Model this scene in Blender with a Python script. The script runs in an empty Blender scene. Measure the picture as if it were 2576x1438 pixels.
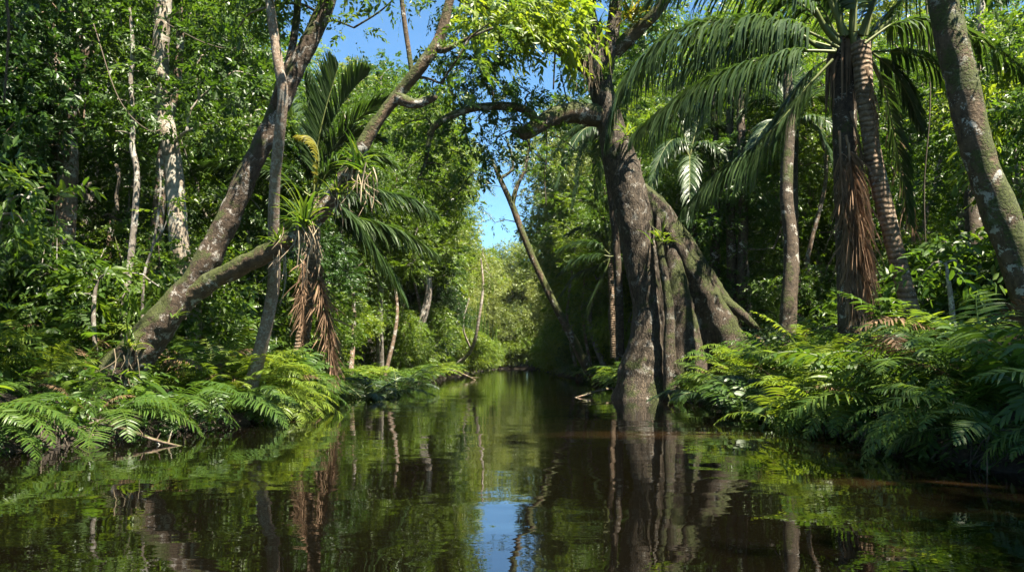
import bpy, math
import numpy as np
from mathutils import Vector, noise as mnoise

# ------------------------------------------------------------------ basics
SC = bpy.context.scene
COL = SC.collection
CAMH, F, CX, HV = 1.3, 1861.6, 1288.0, 912.0
UP = np.array((0.0, 0.0, 1.0))


def P(u, v, d):
    """a place d metres ahead of the viewpoint, read off the photograph"""
    return np.array(((u - CX) / F * d, d, CAMH + (HV - v) / F * d))


def nrm(a):
    return a / (np.linalg.norm(a, axis=-1, keepdims=True) + 1e-9)


def interp(xs, pts):
    px, py = zip(*pts)
    return np.interp(xs, px, py)


LEFT = [(-40, -9), (0, -9), (9, -8), (11.2, -7.4), (12.5, -6.6), (15, -6.0), (17.8, -5.5), (22, -6.2), (26, -7.0), (34, -7.6), (45, -6.2), (53, -5.6),
        (80, -5.2), (120, -5), (150, -3)]
RIGHT = [(-40, 9), (0, 7.6), (7, 6.6), (9, 5.9), (12, 5.9), (16, 6.3), (22, 6.6), (25, 6.3), (30, 5.6), (45, 5.6), (60, 5.2), (120, 5), (150, 7)]


def height(x, y):
    x, y = np.asarray(x, float), np.asarray(y, float)
    wob = 0.16 * np.sin(y * 1.3) + 0.12 * np.sin(y * 2.9 + 1) + 0.08 * np.sin(y * 6.1)
    l, r = interp(y, LEFT) + wob, interp(y, RIGHT) + wob * 0.8
    s = np.maximum(l - x, x - r)                       # metres inland
    s = np.where(y > 158, np.maximum(s, (y - 158)), s)
    z = np.where(s < 0, -0.9 * np.clip(-s / 1.6, 0, 1) - 0.02, 0)
    z = np.where(s >= 0, 0.34 * np.clip(s / 0.5, 0, 1) ** 0.6 + 0.85 * np.clip((s - .4) / 5, 0, 1) + 1.2 * np.clip((s - 6) / 40, 0, 1), z)
    z = z + np.where(s > 0.3, 0.10 * np.sin(x * 1.7 + y * .6) * np.sin(y * 1.1 - x * .4) + 0.05 * np.sin(x * 4.1 + 2 * y), 0)
    return z


def gz(x, y):
    return float(height(x, y))


def catmull(p, m):
    p = np.asarray(p, float)
    if len(p) < 3:
        t = np.linspace(0, 1, m)[:, None]
        return p[0] * (1 - t) + p[-1] * t
    q = np.vstack([2 * p[0] - p[1], p, 2 * p[-1] - p[-2]])
    seg = len(p) - 1
    t = np.linspace(0, seg, m)
    i = np.minimum(t.astype(int), seg - 1)
    f = (t - i)[:, None]
    a, b, c, d = q[i], q[i + 1], q[i + 2], q[i + 3]
    return 0.5 * (2 * b + (c - a) * f + (2 * a - 5 * b + 4 * c - d) * f ** 2 + (3 * b - a - 3 * c + d) * f ** 3)


# ------------------------------------------------------------------ mesh builder
class MB:
    def __init__(self):
        self.V, self.T, self.R, self.n = [], [], [], 0

    def add(self, V, T, R=0.5):
        V = np.asarray(V, float).reshape(-1, 3)
        T = np.asarray(T, int).reshape(-1, 3)
        self.V.append(V)
        self.T.append(T + self.n)
        self.R.append(np.broadcast_to(np.asarray(R, float), (len(V),)))
        self.n += len(V)

    def mesh(self, name, mat, origin=(0, 0, 0), smooth=False):
        V = np.concatenate(self.V) - np.asarray(origin, float)
        T, R = np.concatenate(self.T), np.concatenate(self.R)
        me = bpy.data.meshes.new(name)
        me.vertices.add(len(V))
        me.vertices.foreach_set('co', V.astype(np.float32).ravel())
        me.loops.add(T.size)
        me.loops.foreach_set('vertex_index', T.astype(np.int32).ravel())
        me.polygons.add(len(T))
        me.polygons.foreach_set('loop_start', np.arange(0, T.size, 3, dtype=np.int32))
        me.polygons.foreach_set('use_smooth', np.full(len(T), smooth, dtype=bool))
        a = me.attributes.new('rnd', 'FLOAT', 'POINT')
        a.data.foreach_set('value', R.astype(np.float32))
        me.materials.append(mat)
        me.update(calc_edges=True)
        return me


def link(name, data, parent=None, loc=None):
    o = bpy.data.objects.new(name, data)
    COL.objects.link(o)
    if parent is not None:
        o.parent = parent
    if loc is not None:
        o.location = loc
    return o


def tag(o, label=None, cat=None, group=None, kind=None):
    for k, v in (('label', label), ('category', cat), ('group', group), ('kind', kind)):
        if v:
            o[k] = v
    return o


def thing(name, label, cat, loc, group=None):
    return tag(link(name, None, None, tuple(loc)), label, cat, group)


def part(name, mb, mat, root, smooth=False):
    return link(name, mb.mesh(name, mat, tuple(root.location), smooth), root)


def tube(mb, pts, rad, sides=8, step=None, rough=0.0, freq=1.2, flute=None, cap=True, rnd=0.5, seed=0):
    pts = np.asarray(pts, float)
    L = np.linalg.norm(np.diff(pts, axis=0), axis=1).sum()
    m = max(len(pts), int(L / step) + 1) if step else max(len(pts) * 3, 4)
    m = min(m, 260)
    c = catmull(pts, m)
    r = np.interp(np.linspace(0, 1, m), np.linspace(0, 1, len(rad)), rad)
    tg = nrm(np.gradient(c, axis=0))
    ref = np.array((1.0, 0.0, 0.0)) if abs(tg[0][0]) < 0.9 else np.array((0.0, 1.0, 0.0))
    A = np.zeros((m, 3))
    a = ref
    for i in range(m):
        a = a - tg[i] * np.dot(a, tg[i])
        a = a / (np.linalg.norm(a) + 1e-9)
        A[i] = a
    B = np.cross(tg, A)
    th = np.linspace(0, 2 * math.pi, sides, endpoint=False)
    rr = np.repeat(r[:, None], sides, 1)
    if flute is not None:
        rr = rr * flute(th[None, :], np.linspace(0, 1, m)[:, None])
    V = c[:, None, :] + (A[:, None, :] * np.cos(th)[None, :, None] + B[:, None, :] * np.sin(th)[None, :, None]) * rr[:, :, None]
    if rough > 0:
        f = V.reshape(-1, 3)
        n1 = np.array([mnoise.noise(Vector(p * freq + seed * 7.3)) + 0.5 * mnoise.noise(Vector(p * freq * 2.7 + seed)) + .25 * mnoise.noise(Vector(p * freq * 7)) for p in f])
        V = c[:, None, :] + (V - c[:, None, :]) * (1 + rough * n1.reshape(m, sides, 1))
    i = np.arange(m - 1)[:, None] * sides
    j = np.arange(sides)[None, :]
    j2 = (j + 1) % sides
    a_, b_, c_, d_ = i + j, i + j2, i + sides + j2, i + sides + j
    T = np.concatenate([np.stack([a_, b_, c_], -1).reshape(-1, 3), np.stack([a_, c_, d_], -1).reshape(-1, 3)])
    Vf = V.reshape(-1, 3)
    if cap:
        k = len(Vf)
        Vf = np.vstack([Vf, c[-1] + tg[-1] * r[-1] * 0.4])
        e = (m - 1) * sides
        T = np.vstack([T, np.stack([e + np.arange(sides), e + (np.arange(sides) + 1) % sides, np.full(sides, k)], -1)])
    mb.add(Vf, T, rnd)
    return c


KITE = np.array([[0, 1, 2], [0, 2, 3]])
LEAF8 = np.array([[0, 1, 4], [1, 2, 4], [2, 3, 4], [0, 4, 5], [5, 4, 6], [6, 4, 3]])


def leaves(mb, rng, pos, d, n, L, W, rnd, fine=False):
    """pointed folded leaves; all arguments are arrays over the leaves"""
    d, s = nrm(d), None
    s = nrm(np.cross(d, n))
    n = np.cross(s, d)
    L, W = L[:, None], W[:, None]
    N = len(pos)
    if fine:
        dr = -UP * L * 0.16
        V = np.stack([pos, pos + d * L * .28 + s * W * .46 + n * W * .14, pos + d * L * .66 + s * W * .40 + n * W * .1 + dr * .4, pos + d * L + dr,
                      pos + d * L * .48 + dr * .2, pos + d * L * .28 - s * W * .46 + n * W * .14, pos + d * L * .66 - s * W * .40 + n * W * .1 + dr * .4], 1)
        T = LEAF8[None] + (np.arange(N) * 7)[:, None, None]
        mb.add(V, T, np.repeat(rnd, 7))
    else:
        V = np.stack([pos, pos + d * L * .45 + s * W * .5 + n * W * .16, pos + d * L - UP * L * .08, pos + d * L * .45 - s * W * .5 + n * W * .16], 1)
        T = KITE[None] + (np.arange(N) * 4)[:, None, None]
        mb.add(V, T, np.repeat(rnd, 4))


def sprays(mb, rng, pos, d, n, K, slen, L, W, droop=.25, fine=False, rnd=None):
    """leafy twigs: K leaves set left and right along each twig"""
    S = len(pos)
    if S == 0:
        return
    d = nrm(d)
    n = nrm(n - d * (n * d).sum(1, keepdims=True))
    s = np.cross(d, n)
    t = np.linspace(.18, 1, K)[None, :, None]
    sl = (slen * rng.uniform(.65, 1.25, S))[:, None, None]
    ax = pos[:, None] + d[:, None] * sl * t - UP * sl * droop * t ** 2
    sd = np.where(np.arange(K) % 2 == 0, 1.0, -1.0)
    sd[-1] = 0
    a = 1.0 - 0.35 * t
    ld = d[:, None] * np.cos(a) + s[:, None] * (sd[None, :, None] * np.sin(a)) - UP * droop * (.3 + .5 * t) + rng.normal(0, .28, (S, K, 3))
    ln = n[:, None] + rng.normal(0, .38, (S, K, 3))
    sc = rng.uniform(.7, 1.25, (S, K)) * (1 - .35 * np.abs(np.linspace(-.7, 1, K))[None])
    sc = sc * np.clip(rng.lognormal(0, .33, (S, 1)), .5, 2.0)
    if rnd is None:
        rnd = rng.uniform(0, 1, S)
    rr = np.clip(rnd[:, None] * .65 + rng.uniform(0, .35, (S, K)), 0, 1)
    leaves(mb, rng, ax.reshape(-1, 3), ld.reshape(-1, 3), ln.reshape(-1, 3), (L * sc).ravel(), (W * sc).ravel(), rr.ravel(), fine)


def crown(mb, rng, C, R, nsp=60, K=9, slen=.5, L=.12, W=.05, droop=.25, flat=.6, fine=False):
    """leaf twigs through the volume of each clump (C centres, R radii)"""
    C, R = np.asarray(C, float), np.asarray(R, float)
    cnt = np.maximum(3, (nsp * R ** 2).astype(int))
    idx = np.repeat(np.arange(len(C)), cnt)
    S = len(idx)
    u = nrm(rng.normal(0, 1, (S, 3)))
    rad = R[idx] * rng.uniform(0.05, 1, S) ** .42
    pos = C[idx] + u * rad[:, None] * np.array((1, 1, flat))
    d = u * np.array((1, 1, .45)) + rng.normal(0, .55, (S, 3)) - UP * droop * .6
    n = UP * .8 + rng.normal(0, .5, (S, 3)) + u * .8
    base = rng.uniform(0, 1, len(C))
    sprays(mb, rng, pos, d, n, K, slen, L, W, droop, fine, np.clip(base[idx] * .5 + rng.uniform(0, .5, S), 0, 1))


def limbs(mb, rng, nodes, C, rmin=.012, k=.02, sides=5, sag=.12, rmax=.14):
    """branches that join each clump to the nearest wood below it"""
    nodes = [np.asarray(p, float) for p in nodes]
    C = [np.asarray(c, float) for c in C]
    n0 = len(nodes)
    A = np.array(nodes)
    order = sorted(range(len(C)), key=lambda i: np.linalg.norm(A - C[i], axis=1).min())
    par, pts, load = {}, list(nodes), [0] * n0
    for i in order:
        A = np.array(pts)
        dd = A - C[i]
        cost = np.linalg.norm(dd, axis=1) + 0.9 * np.maximum(0, dd[:, 2])
        p = int(cost.argmin())
        par[len(pts)] = p
        pts.append(C[i])
        load.append(1)
    for q in range(len(pts) - 1, n0 - 1, -1):
        load[par[q]] += load[q]
    for q in range(n0, len(pts)):
        a, b = pts[par[q]], pts[q]
        Ld = np.linalg.norm(b - a)
        mid = (a + b) / 2 + rng.normal(0, .07, 3) * Ld + UP * Ld * sag
        r1 = min(rmax, rmin + k * math.sqrt(load[q]))
        tube(mb, [a, mid, b], [r1, r1 * .85, max(rmin * .7, r1 * .6)], sides, cap=False)


def frond_geo(mb, rachis, Lmax, n=70, droop=.5, width=.045, prof=None, t0=.14, ang=(.55, 1.0), lift=.25, seed=0, r0=.03, segs=4, jitter=.12, fold=0.0, rmb=None, nseg=36):
    """a feather leaf: a rib with a row of narrow leaflets on each side"""
    rng = np.random.default_rng(seed)
    c = catmull(rachis, nseg)
    tg = nrm(np.gradient(c, axis=0))
    N = UP - tg * (tg @ UP)[:, None]
    bad = np.linalg.norm(N, axis=1) < .12
    N = nrm(N)
    for i in range(1, len(N)):                       # keep the frame steady where the rib hangs straight down
        if bad[i] or np.dot(N[i], N[i - 1]) < .3:
            w = N[i - 1] - tg[i] * np.dot(N[i - 1], tg[i])
            N[i] = w / (np.linalg.norm(w) + 1e-9)
    S = np.cross(tg, N)
    tube(rmb or mb, c[::3], np.linspace(r0, r0 * .15, 12), 5, rnd=.75)
    prof = prof or (lambda t: np.interp(t, (0, .1, .4, .75, 1), (.55, .8, 1, .75, .3)))
    for side in (1, -1):
        t = np.clip(np.linspace(t0, 1, n) + rng.normal(0, .25 / n, n), 0, 1)
        f = t * (nseg - 1)
        i = np.minimum(f.astype(int), nseg - 2)
        w = (f - i)[:, None]
        lerp = lambda a: a[i] * (1 - w) + a[i + 1] * w
        p, T, Sd, Nn = lerp(c), nrm(lerp(tg)), nrm(lerp(S)), nrm(lerp(N))
        L = Lmax * prof((t - t0) / (1 - t0)) * rng.uniform(1 - jitter, 1 + jitter * .5, n)
        a = (ang[0] + (ang[1] - ang[0]) * t)[:, None]
        d0 = nrm(Sd * side * np.cos(a) * (1 - fold) + T * np.sin(a) + Nn * lift + rng.normal(0, jitter * .5, (n, 3)))
        wv = nrm(T - d0 * (T * d0).sum(1, keepdims=True) + Nn * rng.normal(0, .22, (n, 1)))
        rows, q = [], p
        wp = np.interp(np.linspace(0, 1, segs + 1), (0, .15, .5, .8, 1), (.55, 1, .95, .6, .06))
        dl = droop * rng.uniform(.75, 1.2, n)
        for k in range(segs + 1):
            rows.append(np.stack([q + wv * width * wp[k] * .5, q - wv * width * wp[k] * .5], 1))
            e = np.clip(dl * ((k + 1) / segs) ** .8, 0, .97)[:, None]
            q = q + nrm(d0 * (1 - e) - UP * e) * (L / segs)[:, None]
        V = np.stack(rows, 1).reshape(n, -1, 3)
        T0 = []
        for k in range(segs):
            b = 2 * k
            T0 += [[b, b + 1, b + 3], [b, b + 3, b + 2]]
        Tt = np.array(T0)[None] + (np.arange(n) * V.shape[1])[:, None, None]
        gone = rng.random(n) < .06
        gone |= np.roll(gone, 1) & (rng.random(n) < .4)
        mb.add(V, Tt[~gone], np.repeat(np.clip(rng.uniform(.2, .8, n), 0, 1), V.shape[1]))


# ------------------------------------------------------------------ materials
class NT:
    def __init__(self, name):
        self.m = bpy.data.materials.new(name)
        self.m.use_nodes = True
        self.t = self.m.node_tree
        self.t.nodes.clear()
        self.out = self.t.nodes.new('ShaderNodeOutputMaterial')

    def n(self, typ, **kw):
        nd = self.t.nodes.new('ShaderNode' + typ)
        for k, v in kw.items():
            if k.startswith('_'):
                setattr(nd, k[1:], v)
            else:
                self.put(nd, k, v)
        return nd

    def put(self, nd, k, v):
        s = nd.inputs[int(k[1:])] if k[0] == 'i' and k[1:].isdigit() else nd.inputs[k.replace('_', ' ')]
        if isinstance(v, bpy.types.NodeSocket):
            self.t.links.new(v, s)
        elif isinstance(v, (tuple, list)) and len(v) == 3 and s.type == 'RGBA':
            s.default_value = (*v, 1)
        else:
            s.default_value = v

    def ramp(self, fac, stops, interp='LINEAR'):
        r = self.n('ValToRGB', Fac=fac)
        r.color_ramp.interpolation = interp
        e = r.color_ramp.elements
        while len(e) < len(stops):
            e.new(.5)
        for el, (p, c) in zip(e, stops):
            el.position = p
            el.color = (*c, 1) if len(c) == 3 else c
        return r.outputs[0]

    def mix(self, fac, a, b, mode='MIX'):
        x = self.n('Mix', _data_type='RGBA', _blend_type=mode)
        self.put(x, 'i0', fac)
        self.put(x, 'i6', a)
        self.put(x, 'i7', b)
        return x.outputs[2]

    def math(self, op, a, b=0.0, clamp=False):
        x = self.n('Math', _operation=op, _use_clamp=clamp)
        self.put(x, 'i0', a)
        self.put(x, 'i1', b)
        return x.outputs[0]

    def surf(self, s):
        self.t.links.new(s, self.out.inputs['Surface'])
        return self.m


def leaf_mat(name, dark, mid, light, trans=.48, rough=.42, tint=(1.85, 1.75, .8), spec=.5, vary=.5):
    m = NT(name)
    at = m.n('Attribute', _attribute_name='rnd')
    oi = m.n('ObjectInfo')
    f = m.math('ADD', m.math('MULTIPLY', at.outputs['Fac'], 1 - vary * .6), m.math('MULTIPLY', oi.outputs['Random'], vary * .6))
    c = m.ramp(f, [(.05, dark), (.5, mid), (.95, light)])
    b = m.n('BsdfPrincipled', Base_Color=c, Roughness=rough)
    b.inputs['Specular IOR Level'].default_value = spec
    tc = m.mix(1.0, c, tint, 'MULTIPLY')
    tr = m.n('BsdfTranslucent', Color=tc)
    mx = m.n('MixShader', i0=trans, i1=b.outputs[0], i2=tr.outputs[0])
    return m.surf(mx.outputs[0])


def bark_mat(name, c1, c2, lichen=.35, lcol=(.40, .38, .34), moss=.3, rings=0.0, furrow=0.0, bump=.5, scale=1.0, rstr=.5):
    m = NT(name)
    co = m.n('TexCoord').outputs['Object']
    geo = m.n('NewGeometry')
    nz = m.n('SeparateXYZ', Vector=geo.outputs['Normal']).outputs
    mp = m.n('Mapping', Vector=co)
    mp.inputs['Scale'].default_value = (scale * 1, scale * 1, scale * (.25 if furrow else .8))
    n1 = m.n('TexNoise', Vector=mp.outputs[0], Scale=9.0, Detail=7.0, Roughness=.65)
    n2 = m.n('TexNoise', Vector=co, Scale=3.1 * scale, Detail=6.0, Roughness=.62, Distortion=.6)
    n3 = m.n('TexNoise', Vector=co, Scale=1.3 * scale, Detail=5.0, Roughness=.6)
    n4 = m.n('TexNoise', Vector=co, Scale=26.0 * scale, Detail=3.0, Roughness=.6)
    c = m.ramp(n1.outputs[0], [(.33, c1), (.66, c2)])
    li = m.math('ADD', n2.outputs[0], m.math('MULTIPLY', m.math('SUBTRACT', n4.outputs[0], .5), .35))
    lf = m.ramp(li, [(.66 - lichen * .35, (0, 0, 0)), (.70 - lichen * .35, (1, 1, 1))])
    lc = m.mix(n4.outputs[0], tuple(x * .6 for x in lcol), lcol)
    c = m.mix(m.math('MULTIPLY', lf, .85), c, lc)
    ms = m.math('ADD', m.math('ADD', n3.outputs[0], m.math('MULTIPLY', nz[2], .30)), m.math('MULTIPLY', m.math('SUBTRACT', n4.outputs[0], .5), .25))
    mf = m.ramp(ms, [(.72 - moss * .4, (0, 0, 0)), (.80 - moss * .4, (1, 1, 1))])
    mc = m.ramp(n4.outputs[0], [(.3, (.012, .016, .004)), (.7, (.06, .075, .014))])
    c = m.mix(m.math('MULTIPLY', mf, .92), c, mc)
    hgt = m.math('ADD', n1.outputs[0], m.math('MULTIPLY', n4.outputs[0], .35))
    if rings:
        w = m.n('TexWave', _wave_type='BANDS', _bands_direction='Z', Vector=co, Scale=rings, Distortion=5.0, Detail=3.0)
        w.inputs['Detail Scale'].default_value = 1.1
        wf = m.ramp(w.outputs['Fac'], [(.0, (.35, .35, .35)), (.35, (1, 1, 1))])
        c = m.mix(rstr, c, wf, 'MULTIPLY')
        hgt = m.math('ADD', hgt, m.math('MULTIPLY', w.outputs['Fac'], rstr))
    if furrow:
        wv = m.n('TexVoronoi', _feature='DISTANCE_TO_EDGE', Vector=mp.outputs[0], Scale=15.0)
        vf = m.ramp(wv.outputs['Distance'], [(.0, (.3, .3, .3)), (.16, (1, 1, 1))])
        c = m.mix(furrow, c, m.mix(1.0, c, vf, 'MULTIPLY'))
        hgt = m.math('ADD', hgt, m.math('MULTIPLY', vf, furrow * .5))
    hgt = m.math('ADD', hgt, m.math('MULTIPLY', mf, .3))
    bp = m.n('Bump', Strength=bump, Distance=.05, Height=hgt)
    b = m.n('BsdfPrincipled', Base_Color=c, Roughness=.85, Normal=bp.outputs[0])
    b.inputs['Specular IOR Level'].default_value = .3
    return m.surf(b.outputs[0])


def simple_mat(name, c1, c2, rough=.8, scale=8, trans=0.0):
    m = NT(name)
    at = m.n('Attribute', _attribute_name='rnd')
    no = m.n('TexNoise', Vector=m.n('TexCoord').outputs['Object'], Scale=float(scale), Detail=4.0)
    c = m.ramp(m.math('ADD', m.math('MULTIPLY', at.outputs['Fac'], .5), m.math('MULTIPLY', no.outputs[0], .5)), [(.3, c1), (.7, c2)])
    b = m.n('BsdfPrincipled', Base_Color=c, Roughness=rough)
    b.inputs['Specular IOR Level'].default_value = .3
    if trans:
        tr = m.n('BsdfTranslucent', Color=c)
        return m.surf(m.n('MixShader', i0=trans, i1=b.outputs[0], i2=tr.outputs[0]).outputs[0])
    return m.surf(b.outputs[0])


M = {
    'leaf_mid': leaf_mat('leaf_mid', (.022, .050, .008), (.048, .098, .012), (.120, .172, .020)),
    'leaf_dark': leaf_mat('leaf_dark', (.013, .036, .007), (.028, .070, .011), (.070, .130, .016), trans=.38),
    'leaf_yellow': leaf_mat('leaf_yellow', (.042, .084, .010), (.085, .145, .014), (.175, .220, .025), trans=.52),
    'leaf_pale': leaf_mat('leaf_pale', (.070, .105, .022), (.130, .170, .034), (.220, .235, .070), trans=.40),
    'fern': leaf_mat('fern_green', (.022, .054, .010), (.048, .095, .015), (.100, .150, .024), trans=.40, rough=.45, spec=.35),
    'fern_bright': leaf_mat('fern_bright', (.066, .118, .015), (.112, .166, .021), (.185, .230, .034), trans=.45, rough=.45, spec=.35),  # lighter copy of the fern green, sunlight put into the colour
    'palm': leaf_mat('palm_green', (.018, .040, .014), (.034, .064, .021), (.064, .096, .032), trans=.32, rough=.42, spec=.45, tint=(1.7, 1.8, .6)),
    'palm_yellow': leaf_mat('palm_yellow', (.10, .11, .015), (.17, .16, .02), (.26, .22, .03), trans=.42),
    'dead': simple_mat('dead_frond', (.09, .055, .032), (.30, .19, .12), .75, 5, .2),
    'dry': simple_mat('dry_fern', (.06, .038, .018), (.17, .105, .055), .8, 6, .2),
    'brom': leaf_mat('bromeliad', (.030, .075, .010), (.075, .130, .016), (.150, .190, .030), trans=.4),
    'rib': simple_mat('green_rib', (.055, .080, .020), (.11, .12, .035), .5),
    'root': simple_mat('dry_root', (.16, .12, .075), (.32, .25, .17), .9),
    'vine': simple_mat('vine_bark', (.045, .035, .025), (.12, .095, .07), .9),
    'stem': simple_mat('green_stem', (.03, .05, .012), (.06, .08, .02), .7),
    'bark_lean': bark_mat('bark_lichen', (.022, .015, .010), (.085, .058, .039), lichen=.31, lcol=(.34, .31, .28), moss=.50, bump=.8, scale=1.9),
    'bark_limb': bark_mat('bark_mossy', (.030, .020, .012), (.11, .075, .045), lichen=.28, moss=.62, bump=.8),
    'bark_pale': bark_mat('bark_pale', (.13, .10, .072), (.30, .245, .19), lichen=.46, lcol=(.40, .37, .32), moss=.08, rings=1.1, bump=.3, rstr=.35),
    'bark_mottle': bark_mat('bark_mottle', (.10, .070, .048), (.27, .20, .15), lichen=.36, lcol=(.38, .35, .30), moss=.20, bump=.6, scale=2.8),
    'bark_brown': bark_mat('bark_brown', (.070, .045, .030), (.22, .155, .110), lichen=.32, moss=.18, bump=.5),
    'bark_dark': bark_mat('bark_dark', (.022, .016, .011), (.085, .062, .043), lichen=.18, moss=.35, bump=.6),
    'bark_big': bark_mat('bark_big', (.026, .019, .013), (.096, .072, .050), lichen=.22, lcol=(.25, .23, .20), moss=.30, furrow=.8, bump=1.0),
    'bark_butt': bark_mat('bark_buttress', (.024, .017, .011), (.085, .062, .044), lichen=.20, lcol=(.24, .23, .20), moss=.50, furrow=.6, bump=1.0),
    'bark_palm': bark_mat('bark_palm', (.085, .055, .035), (.26, .185, .125), lichen=.12, moss=.12, rings=2.6, bump=.8, rstr=.6),
    'bark_grey': bark_mat('bark_grey', (.075, .060, .048), (.22, .19, .16), lichen=.38, moss=.15, bump=.4),
}


def ground_mat():
    m = NT('forest_soil')
    co = m.n('TexCoord').outputs['Object']
    a = m.n('TexNoise', Vector=co, Scale=2.2, Detail=8.0, Roughness=.7)
    b_ = m.n('TexVoronoi', Vector=co, Scale=11.0)
    c = m.ramp(a.outputs[0], [(.3, (.005, .0035, .002)), (.55, (.016, .011, .007)), (.75, (.034, .024, .014))])
    c = m.mix(m.math('MULTIPLY', b_.outputs['Color'], .35), c, (.05, .03, .014))
    bp = m.n('Bump', Strength=.8, Distance=.06, Height=m.math('ADD', a.outputs[0], m.math('MULTIPLY', b_.outputs['Distance'], .5)))
    b = m.n('BsdfPrincipled', Base_Color=c, Roughness=.95, Normal=bp.outputs[0])
    return m.surf(b.outputs[0])


def water_mat():
    m = NT('tannin_water')
    co = m.n('TexCoord').outputs['Object']
    mp = m.n('Mapping', Vector=co)
    mp.inputs['Scale'].default_value = (.75, 1.25, 1)
    n1 = m.n('TexNoise', Vector=mp.outputs[0], Scale=2.4, Detail=3.0, Roughness=.5, Distortion=.3)
    n2 = m.n('TexNoise', Vector=mp.outputs[0], Scale=.55, Detail=2.0)
    n3 = m.n('TexNoise', Vector=mp.outputs[0], Scale=9.0, Detail=2.0)
    patch = m.ramp(n2.outputs[0], [(.38, (.25, .25, .25)), (.65, (1, 1, 1))])
    h = m.math('ADD', m.math('MULTIPLY', n1.outputs[0], .8), m.math('ADD', m.math('MULTIPLY', n2.outputs[0], 1.2), m.math('MULTIPLY', n3.outputs[0], .10)))
    h = m.math('MULTIPLY', h, patch)
    bp = m.n('Bump', Strength=1.0, Distance=WAVE, Height=h)
    mp2 = m.n('Mapping', Vector=co)
    mp2.inputs['Scale'].default_value = (.16, .34, 1)
    mp2.inputs['Location'].default_value = (1.3, .4, 0)
    s = m.n('TexNoise', Vector=co, Scale=1.4, Detail=5.0, Roughness=.6)
    silt = 0.0
    for (x_, y_, rx_, ry_) in ((2.7, 13.4, 2.6, 1.0), (4.3, 8.0, 1.3, .5), (-4.6, 16.2, 1.0, .5)):     # drifting silt clouds
        mq = m.n('Mapping', Vector=co)
        mq.inputs['Location'].default_value = (-x_ / rx_, -y_ / ry_, 0)
        mq.inputs['Scale'].default_value = (1 / rx_, 1 / ry_, 0)
        dq = m.n('VectorMath', _operation='LENGTH', i0=mq.outputs[0])
        silt = m.math('ADD', silt, m.math('SUBTRACT', 1.0, dq.outputs['Value'], True))
    silt = m.math('MULTIPLY', silt, m.math('MULTIPLY', s.outputs[0], 1.6), True)
    c = m.mix(silt, (.0022, .0017, .0009), (.022, .012, .005))
    dif = m.n('BsdfDiffuse', Color=c)
    gl = m.n('BsdfGlossy', Color=(.92, .93, .95), Roughness=.012, Normal=bp.outputs[0])
    fr = m.n('Fresnel', IOR=2.25, Normal=bp.outputs[0])
    mx = m.n('MixShader', i0=fr.outputs[0], i1=dif.outputs[0], i2=gl.outputs[0])
    return m.surf(mx.outputs[0])


WAVE = .0042
M['ground'] = ground_mat()
M['water'] = water_mat()

# ------------------------------------------------------------------ ground, river
def grid(xs, ys, zf):
    X, Y = np.meshgrid(xs, ys)
    Z = zf(X, Y)
    V = np.stack([X, Y, Z], -1).reshape(-1, 3)
    nx = len(xs)
    i = (np.arange(len(ys) - 1)[:, None] * nx + np.arange(nx - 1)[None]).ravel()
    T = np.concatenate([np.stack([i, i + 1, i + nx + 1], -1), np.stack([i, i + nx + 1, i + nx], -1)])
    mb = MB()
    mb.add(V, T)
    return mb


xs = np.concatenate([[-240, -120, -60, -40], np.arange(-28, -11, 1.0), np.arange(-11, -4, .22), np.arange(-4, 4.2, 1.0), np.arange(4.4, 11, .22), np.arange(11, 30, 1.0), [40, 60, 120, 240]])
ys = np.concatenate([[-120, -60], np.arange(-40, 5, 3), np.arange(5, 40, .3), np.arange(40, 175, 1.5), [180, 200, 260, 400]])
tag(link('ground', grid(xs, ys, height).mesh('ground', M['ground'], smooth=True)), kind='structure')
tag(link('water', grid(np.array((-24., 0, 24.)), np.array((-39., 60., 157.)), lambda x, y: 0 * x).mesh('water', M['water'], smooth=True)), kind='structure')

# ------------------------------------------------------------------ leaning tree on the left bank
def pth(*a, d=None):
    return [P(*(q if len(q) == 3 else (*q, d))) for q in a]


rng = np.random.default_rng(5)
lean = [P(215, 1060, 15.2)] + pth((290, 955), (350, 880), (425, 790), (500, 690), (560, 575), (628, 430), (690, 300), (745, 175), (810, 40), (850, -60), (905, -190), (950, -330), d=15)
root = thing('leaning_tree', 'thick lichen-spotted tree leaning out from the left bank, forking low into a mossy limb', 'tree', lean[0])
tr, tw, cr = MB(), MB(), MB()
LC = tube(tr, lean, [.55, .46, .37, .31, .265, .235, .21, .19, .175, .165, .15, .12, .08], 40, .055, .17, 1.9, seed=1)
for s in (pth((690, 265, 14.8), (707, 195, 14.6), (693, 120, 14.6), (682, 40, 14.7), (672, -120, 14.8)), pth((712, 215, 15), (735, 120, 15.1), (748, 20, 15.2), (752, -140, 15.3))):
    tube(tr, s, [.10, .085, .08, .075, .05], 10, .12, .05)
limb = pth((462, 755, 15.0), (520, 715, 14.9), (600, 672, 14.7), (680, 632, 14.4), (745, 592, 14.2), (800, 545, 14.1), (850, 475, 14), (895, 395, 13.9), (950, 305, 13.9), (1005, 235, 13.9), (1060, 165, 13.8), (1105, 95, 13.8), (1130, 5, 13.8), (1152, -120, 13.8), (1190, -260, 13.8))
lb = MB()
LL = tube(lb, limb, [.22, .20, .18, .165, .155, .15, .14, .13, .12, .115, .11, .10, .085, .07, .05], 30, .05, .20, 2.6, seed=3)
tube(lb, pth((1000, 245, 13.9), (1040, 262, 13.8), (1075, 252, 13.8), (1098, 244, 13.7)), [.11, .10, .085, .05], 10, .1, .15, 3)
tube(lb, pth((1038, 195, 13.9), (1027, 120, 13.9), (1018, 60, 13.9), (1006, -40, 13.9)), [.05, .045, .045, .04], 8, .12)
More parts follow.
